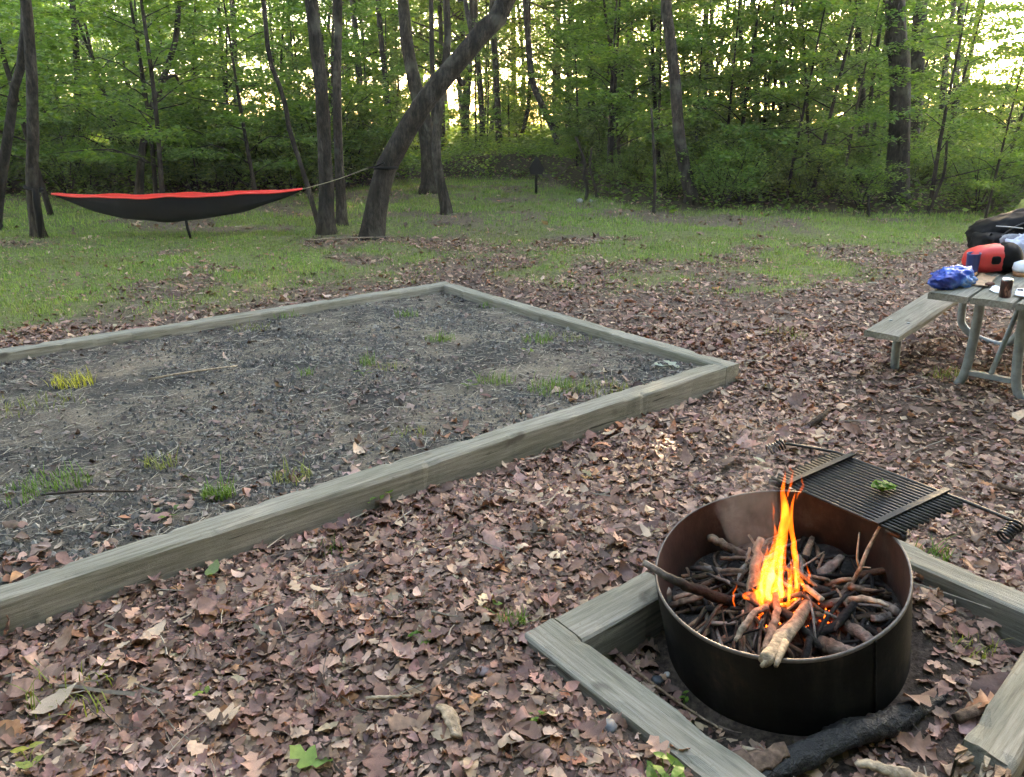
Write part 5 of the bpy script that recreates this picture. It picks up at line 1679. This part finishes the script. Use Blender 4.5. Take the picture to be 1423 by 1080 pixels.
for (pts, rr) in [([(-.20, -.06, .10), (-.10, -.10, .24), (.06, -.09, .29), (.22, -.06, .25)], .005), ([(-.02, -.16, .06), (.0, -.155, .16), (.05, -.13, .25)], .004), ([(.10, -.155, .10), (.20, -.13, .12), (.26, -.08, .16)], .005), ([(.05, -.155, .17), (.12, -.15, .155), (.2, -.125, .165)], .012)]:
    V, F = tube_geo(spline(pts, 14), rr, 6); Geo().add(V, F).obj('zip', simple('grey_zip', (.05, .05, .055), .5, .2, .2, 60), bp, True)
for (x, y, z) in [(.15, -.165, .12), (.02, -.16, .2)]:
    v, f = box_geo((x, y, z), (.03, .012, .022)); Geo().add(v, f).obj('buckle', simple('dark_buckle', (.03, .03, .032), .4), bp)
yg = simple('yellow_green_fabric', (.20, .22, .045), .7, 0, .35, 14)
yb = on_table('folded_jacket', 1423, 346, 'yellow-green bundle behind the backpack at the picture edge', 'jacket', YC, .0)
V, F = blob(.15, .10, .20, (.6, .7), 31, .14, 2.0); V += [.26, .30, .12]; Geo().add(V, F).obj('cloth', yg, yb, True)
V, F = tube_geo(spline([(.10, .22, .29), (.18, .20, .305), (.26, .20, .29)], 8), .012, 8); Geo().add(V, F).obj('silver_band', alu, yb, True)

# ------------------------------------------------------------------ hammock
HY = float(min(lean_b[1], HTREE[2][1])) - .02
hm = empty('hammock', tuple(aty(245, 285, HY)), 'red and black camping hammock slung between two trees over the grass', 'hammock')
ho = np.array(hm.location)
nt_, ns = 46, 19
navy = simple('navy_nylon', (.006, .006, .010), .55, 0, .25, 3, .2, .25)
redn = simple('hammock_red_nylon', (.72, .035, .022), .5, 0, .12, 6, .1)
tL, tR = aty(72, 270, HY), aty(420, 263, HY)


def ham_pt(t, s, off=0.0):
    p = tL * (1 - t) + tR * t
    sg = math.sin(PI * t)
    edge_y = np.interp(t, [0, .15, .35, .6, .8, .92, 1], [0, 4.0, 6.0, 5.5, 3.5, 1.5, 0]) * HY / FPX          # sag of the rim
    deep = .37 * (sg ** .85) * (1 + .05 * math.sin(t * 7))
    w = .16 * sg ** .8 + .01
    y = s * w
    far = .5 + .5 * s
    z = -edge_y - deep * (1 - abs(s) ** 2.4) + .020 * far * sg ** .35 + off
    z += .006 * math.sin(t * 40 + s * 5) * sg + .018 * math.sin(s * 16 + 2 * t) * (1 - sg) * sg ** .4 + .008 * math.sin(t * 23 + 9 * s * s)
    return p + np.array([0, y * (1 - off * 6), z])


def ham_sheet(s0, s1, off, n=ns):
    V = np.array([ham_pt(i / (nt_ - 1), s0 + (s1 - s0) * j / (n - 1), off) for i in range(nt_) for j in range(n)]) - ho
    i, j = np.meshgrid(np.arange(nt_ - 1), np.arange(n - 1), indexing='ij'); a = (i * n + j).ravel()
    return V, [np.stack([a, a + 1, a + n + 1, a + n], 1)]


V, F = ham_sheet(-1, 1, 0); Geo().add(V, F).obj('hammock_shell', navy, hm, True)
V, F = ham_sheet(-.97, 1, .012); Geo().add(V, F).obj('red_lining', redn, hm, True)
for s in (-1, 1):
    P = np.array([ham_pt(i / 40, s) for i in range(41)]) - ho
    V, F = tube_geo(P, .012, 7); Geo().add(V, F).obj('edge_hem', redn if s == 1 else redn, hm, True)
dpt = ham_pt(.52, 0) - ho
V, F = tube_geo(spline([dpt + [0, 0, .02], dpt + [.005, 0, -.10], dpt + [.03, 0, -.26]], 8), [.03, .036, .028], 8, .15, 3, flat=.5); Geo().add(V, F).obj('stuff_pouch', blk, hm, True)
yel = simple('pale_webbing', (.40, .36, .22), .7, 0, .1, 30)
TY = float(HTREE[2][1]); lt = aty(48, 264, TY - .10)
V, F = tube_geo(spline([tL - ho, (tL + lt) / 2 - ho + [0, 0, -.02], lt - ho], 8), .016, 6, flat=.3); Geo().add(V, F).obj('strap', blk, hm, True)
LY = float(lean_b[1]); e1 = aty(513, 233, LY - .15)
V, F = tube_geo(spline([tR - ho, (tR + e1) / 2 - ho + [0, 0, -.02], e1 - ho], 8), .012, 6, flat=.35); Geo().add(V, F).obj('webbing', yel, hm, True)


def band(path, zc, r, tilt, w, name, mat):
    i = int(np.argmin(np.abs(path[:, 2] - zc))); c = path[i]
    d = path[min(i + 1, len(path) - 1)] - path[i - 1]; d /= np.linalg.norm(d)
    a = np.cross(d, [0, 1, 0]); a /= np.linalg.norm(a); b = np.cross(d, a)
    th = np.linspace(0, 2 * PI, 30)
    P = np.array([c + a * r * math.cos(t) + b * r * math.sin(t) + np.array([0, 0, tilt * math.cos(t)]) for t in th]) - ho
    V, F = tube_geo(P, w, 6, caps=False, flat=1); Geo().add(V, F).obj(name, mat, hm, True)


band(lean_path, aty(543, 222, lean_b[1])[2], .175, -.08, .024, 'tree_strap', blk)
V, F = tube_geo(spline([e1 - ho, aty(520, 232, LY - .19) - ho, aty(534, 226, LY - .20) - ho], 6), .022, 6, flat=.6); Geo().add(V, F).obj('strap', blk, hm, True)
V, F = tube_geo(spline([aty(49, 262, TY - .16) - ho, aty(51, 280, TY - .17) - ho, aty(54, 305, TY - .18) - ho, aty(58, 343, TY - .2) - ho], 12), [.06, .075, .06, .012], 8, .2, 4, flat=.5)
Geo().add(V, F).obj('hanging_strap', blk, hm, True)
b52 = aty(47, 262, TY)
band(np.array([b52 - [0, 0, .1], b52, b52 + [0, 0, .1]]), b52[2], .105, .03, .025, 'tree_strap', blk)

# dark marker on a post at the bank
mb = atground(745, 270)
mk = empty('trail_marker', tuple(mb), 'small black roof-shaped marker on a thin post at the foot of the bank', 'marker')
Y = mb[1]
V, F = tube_geo(spline([(0, 0, -.1), (.0, 0, .7)], 4), .03, 8); Geo().add(V, F).obj('post', blk, mk, True)
sc = Y / FPX
pent = np.array([(-8, 0), (8, 0), (10, 8), (0, 24), (-10, 8)]) * sc
V = np.array([[x, d, z + .42] for d in (-.06, .06) for x, z in pent])
Geo().add(V, [np.array([[0, 1, 2, 3, 4], [9, 8, 7, 6, 5]]), np.array([[i, i + 5, (i + 1) % 5 + 5, (i + 1) % 5] for i in range(5)])]).obj('marker_head', blk, mk)


# ------------------------------------------------------------------ weeds and green leaves
wd = np.random.default_rng(66)


def tuft(px, py, n, h, sp, col, label, on_pad=True, group='grass tufts on the gravel pad'):
    if on_pad:
        p = atz(px, py, .06); p[2] = float(pad_z(p[:1], p[1:2])[0])
    else:
        p = atground(px, py)
    a = wd.random(n) * 6.28; r = sp * np.sqrt(wd.random(n))
    V, F, k = blades(r * np.cos(a) * 1.5, r * np.sin(a), np.zeros(n), wd.lognormal(math.log(h), .3, n), np.full(n, .0022), wd, .55, 3)
    c = np.array(col) * wd.uniform(.7, 1.35, (n, 1))
    o = Geo().add(V, F, np.repeat(c, k, 0)).obj('grass_tuft', M['grass'], None, False)
    o.location = p
    if sp >= .12:
        return tag(o, label, None, None, 'stuff')
    return tag(o, label, 'grass tuft', group)


GN, YL_SUN, OL = (.105, .19, .045), (.38, .37, .05), (.18, .21, .07)  # the bright yellow paints a sun fleck into the blade colour
tuft(100, 532, 130, .075, .10, YL_SUN, 'tuft coloured bright yellow-green like a sun fleck at the left of the gravel pad')
tuft(45, 560, 110, .045, .22, OL, 'sparse olive tuft left of the bright yellow tuft')
tuft(10, 572, 60, .045, .14, OL, 'olive tuft cut by the left edge of the picture')
tuft(80, 672, 140, .06, .11, GN, 'wide green tuft beside the thin dark stick on the gravel')
tuft(20, 690, 80, .045, .12, GN, 'low green tuft left of the thin dark stick')
tuft(225, 645, 60, .06, .06, OL, 'loose light green tuft between the two nearer tufts')
tuft(305, 692, 130, .075, .055, GN, 'dense dark green tuft close to the front timber')
tuft(408, 668, 80, .055, .08, OL, 'low olive tuft against the front timber')
tuft(690, 530, 90, .065, .09, GN, 'green tuft in the middle of the pad near its right')
tuft(775, 545, 160, .075, .13, GN, 'large green tuft near the front timber at the right')
tuft(832, 547, 110, .055, .14, OL, 'olive patch between the large tuft and the corner')
tuft(747, 473, 90, .07, .09, GN, 'green tuft near the right timber')
tuft(612, 472, 80, .065, .08, GN, 'green tuft at mid distance on the pad')
tuft(565, 440, 60, .07, .07, GN, 'small green tuft near the far timber')
tuft(507, 506, 36, .08, .05, GN, 'thin upright tuft in the middle of the pad')
tuft(540, 510, 40, .05, .08, OL, 'faint olive tuft right of the thin upright tuft')
tuft(425, 520, 24, .06, .04, GN, 'tiny green sprout left of the thin upright tuft')
tuft(392, 440, 60, .06, .10, GN, 'green tuft against the far timber, middle')
tuft(345, 455, 60, .05, .12, OL, 'green patch below the far timber, left of middle')
tuft(120, 475, 60, .05, .10, GN, 'green tuft overlapping the far timber at the left')
tuft(570, 608, 40, .04, .07, OL, 'faint tuft near the front timber in the middle')
tuft(790, 470, 60, .04, .14, OL, 'faint grass beside the right timber')
tuft(690, 425, 60, .05, .12, GN, 'small tuft at the far corner by the right timber')
GG = 'grass tufts among the leaves'
tuft(105, 975, 46, .07, .10, (.22, .26, .06), 'yellowish grass sprigs among the leaves at lower left', False, GG)
tuft(712, 868, 60, .05, .03, GN, 'small bright tuft at the corner of the fire-ring timbers', False, GG)
tuft(1090, 468, 60, .07, .14, OL, 'grass patch in the leaves beyond the pad corner', False, GG)
tuft(1310, 525, 70, .08, .09, OL, 'grass clump under the picnic table bench', False, GG)
tuft(1288, 778, 60, .07, .06, GN, 'grass at the foot of the right fire-ring timber', False, GG)
tuft(460, 770, 26, .05, .05, GN, 'small grass sprig in front of the front timber', False, GG)
tuft(1350, 905, 40, .05, .05, OL, 'grass sprig right of the fire ring', False, GG)
tuft(900, 845, 30, .06, .03, GN, 'grass sprig between back timber and fire ring', False, GG)


def seedling(px, py, n, size, h, col, label, base=None, cat='weed', rad=.05, group=None):
    p = atground(px, py) if base is None else base
    root = empty('weed', tuple(p), label, cat, group)
    for i in range(n):
        a = i * 2.4 + wd.normal(0, .3); hh = h * (.4 + .6 * (i + 1) / n); rr = rad * wd.uniform(.5, 1.1)
        tip = np.array([rr * math.cos(a), rr * math.sin(a), hh])
        V, F = tube_geo(spline([(0, 0, -.01), tip * [.35, .35, .7], tip], 5), .0012, 4); Geo().add(V, F, np.array(col) * .8).obj('stem', M['grass'], root)
        P, Fq, k = leaf_batch(np.zeros((1, 3)), np.array([size * wd.uniform(.8, 1.2)]), np.array([5 + i % 3]), wd, 1, .5, .1)
        v = P[0]; v = v - v.mean(0)
        o = Geo().add(v + tip, [Fq], np.array(col) * wd.uniform(.8, 1.25)).obj('leaf', M['leaf'], root, True)
    return root


BG = (.10, .21, .035)
seedling(518, 700, 14, .045, .09, (.12, .20, .05), 'leafy weed growing against the front timber', None, rad=.09)
seedling(922, 1088, 8, .05, .07, BG, 'bright green seedling beside the left timber at the bottom', None, rad=.045)
seedling(950, 985, 4, .022, .06, BG, 'two-leaved sprout left of the fire ring', None, rad=.012)
seedling(585, 892, 5, .03, .03, BG, 'small green weed in the leaves below the front timber', None, rad=.04)
seedling(1180, 962, 3, .03, .03, (.25, .30, .12), 'pale weed at the right foot of the fire ring', None, rad=.03)
seedling(280, 965, 3, .035, .03, (.2, .28, .06), 'light green weed among the leaves at lower left', None, rad=.03)
seedling(745, 1000, 3, .03, .03, BG, 'tiny green weed left of the left fire-ring timber', None, rad=.03)
seedling(40, 1062, 4, .05, .03, (.30, .33, .08), 'yellowish weed at the lower left corner', None, rad=.05)
for i, (px, py, n, s, lab) in enumerate([(230, 720, 4, .045, 'broad-leaved weed left of the front timber on the gravel'), (735, 492, 3, .05, 'small broad weed near the green tuft by the right timber'), (505, 522, 5, .04, 'broad-leaved sprout at the foot of the thin upright tuft'), (650, 540, 4, .05, 'broad weed left of the green tuft in the middle')]):
    b = atz(px, py, .065); seedling(px, py, n, s, .04, (.14, .20, .06), lab, b, rad=.05)
seedling(0, 0, 9, .055, .03, BG, 'green leaf sprig lying on the grate', atring(1226, 682, hg + .008), 'sprig', .03)


def green_leaf(px, py, s, kind, col, label, rz, z=.03, onpad=False):
    p = atz(px, py, .07) if onpad else atground(px, py)
    P, F, k = leaf_batch(np.zeros((1, 3)), np.array([1.0]), np.array([kind]), np.random.default_rng(kind + 3), 1, .5, .05)
    o = Geo().add(P[0], [F], col).obj('green_leaf', M['leaf'], None, True)
    o.location = p + np.array([0, 0, z]); o.scale = (s, s, s); o.rotation_euler = (.1, .1, rz)
    tag(o, label, 'leaf')


green_leaf(432, 1068, .13, 1, (.20, .34, .10), 'fresh green oak leaf at the bottom edge of the picture', .5)
green_leaf(297, 802, .10, 6, (.22, .30, .14), 'pale green leaf on the litter just below the front timber', .3)
green_leaf(690, 848, .05, 6, (.18, .28, .08), 'little green leaf above the corner of the fire-ring timbers', 1.3)
green_leaf(1054, 646, .07, 5, (.45, .46, .36), 'whitish leaf beside the left spring handle', .4)
green_leaf(932, 510, .14, 0, (.46, .50, .46), 'whitish dead leaf inside the near corner of the pad', .2, .02, True)
green_leaf(918, 512, .10, 3, (.40, .45, .40), 'smaller whitish dead leaf next to the near corner of the pad', 1.2, .02, True)
green_leaf(815, 665, .08, 2, (.30, .30, .24), 'pale greenish leaf lying in the litter left of the fire ring', .7)

# ------------------------------------------------------------------ haze volume added to lift and soften the dark woods
hz = bpy.data.materials.new('added_haze'); hz.use_nodes = True
hnt = hz.node_tree
for n in list(hnt.nodes):
    if n.type != 'OUTPUT_MATERIAL': hnt.nodes.remove(n)
hv = N(hnt, 'ShaderNodeVolumePrincipled'); hv.inputs['Color'].default_value = (.92, .95, 1, 1); hv.inputs['Density'].default_value = .0008; hv.inputs['Anisotropy'].default_value = .35
hnt.links.new(hv.outputs[0], hnt.nodes['Material Output'].inputs['Volume'])
v, f = box_geo((0, 95, 14), (420, 370, 34))
tag(Geo().add(v, f).obj('haze', hz), 'thin pale haze added over the scene to lift the dark woods', None, None, 'stuff')
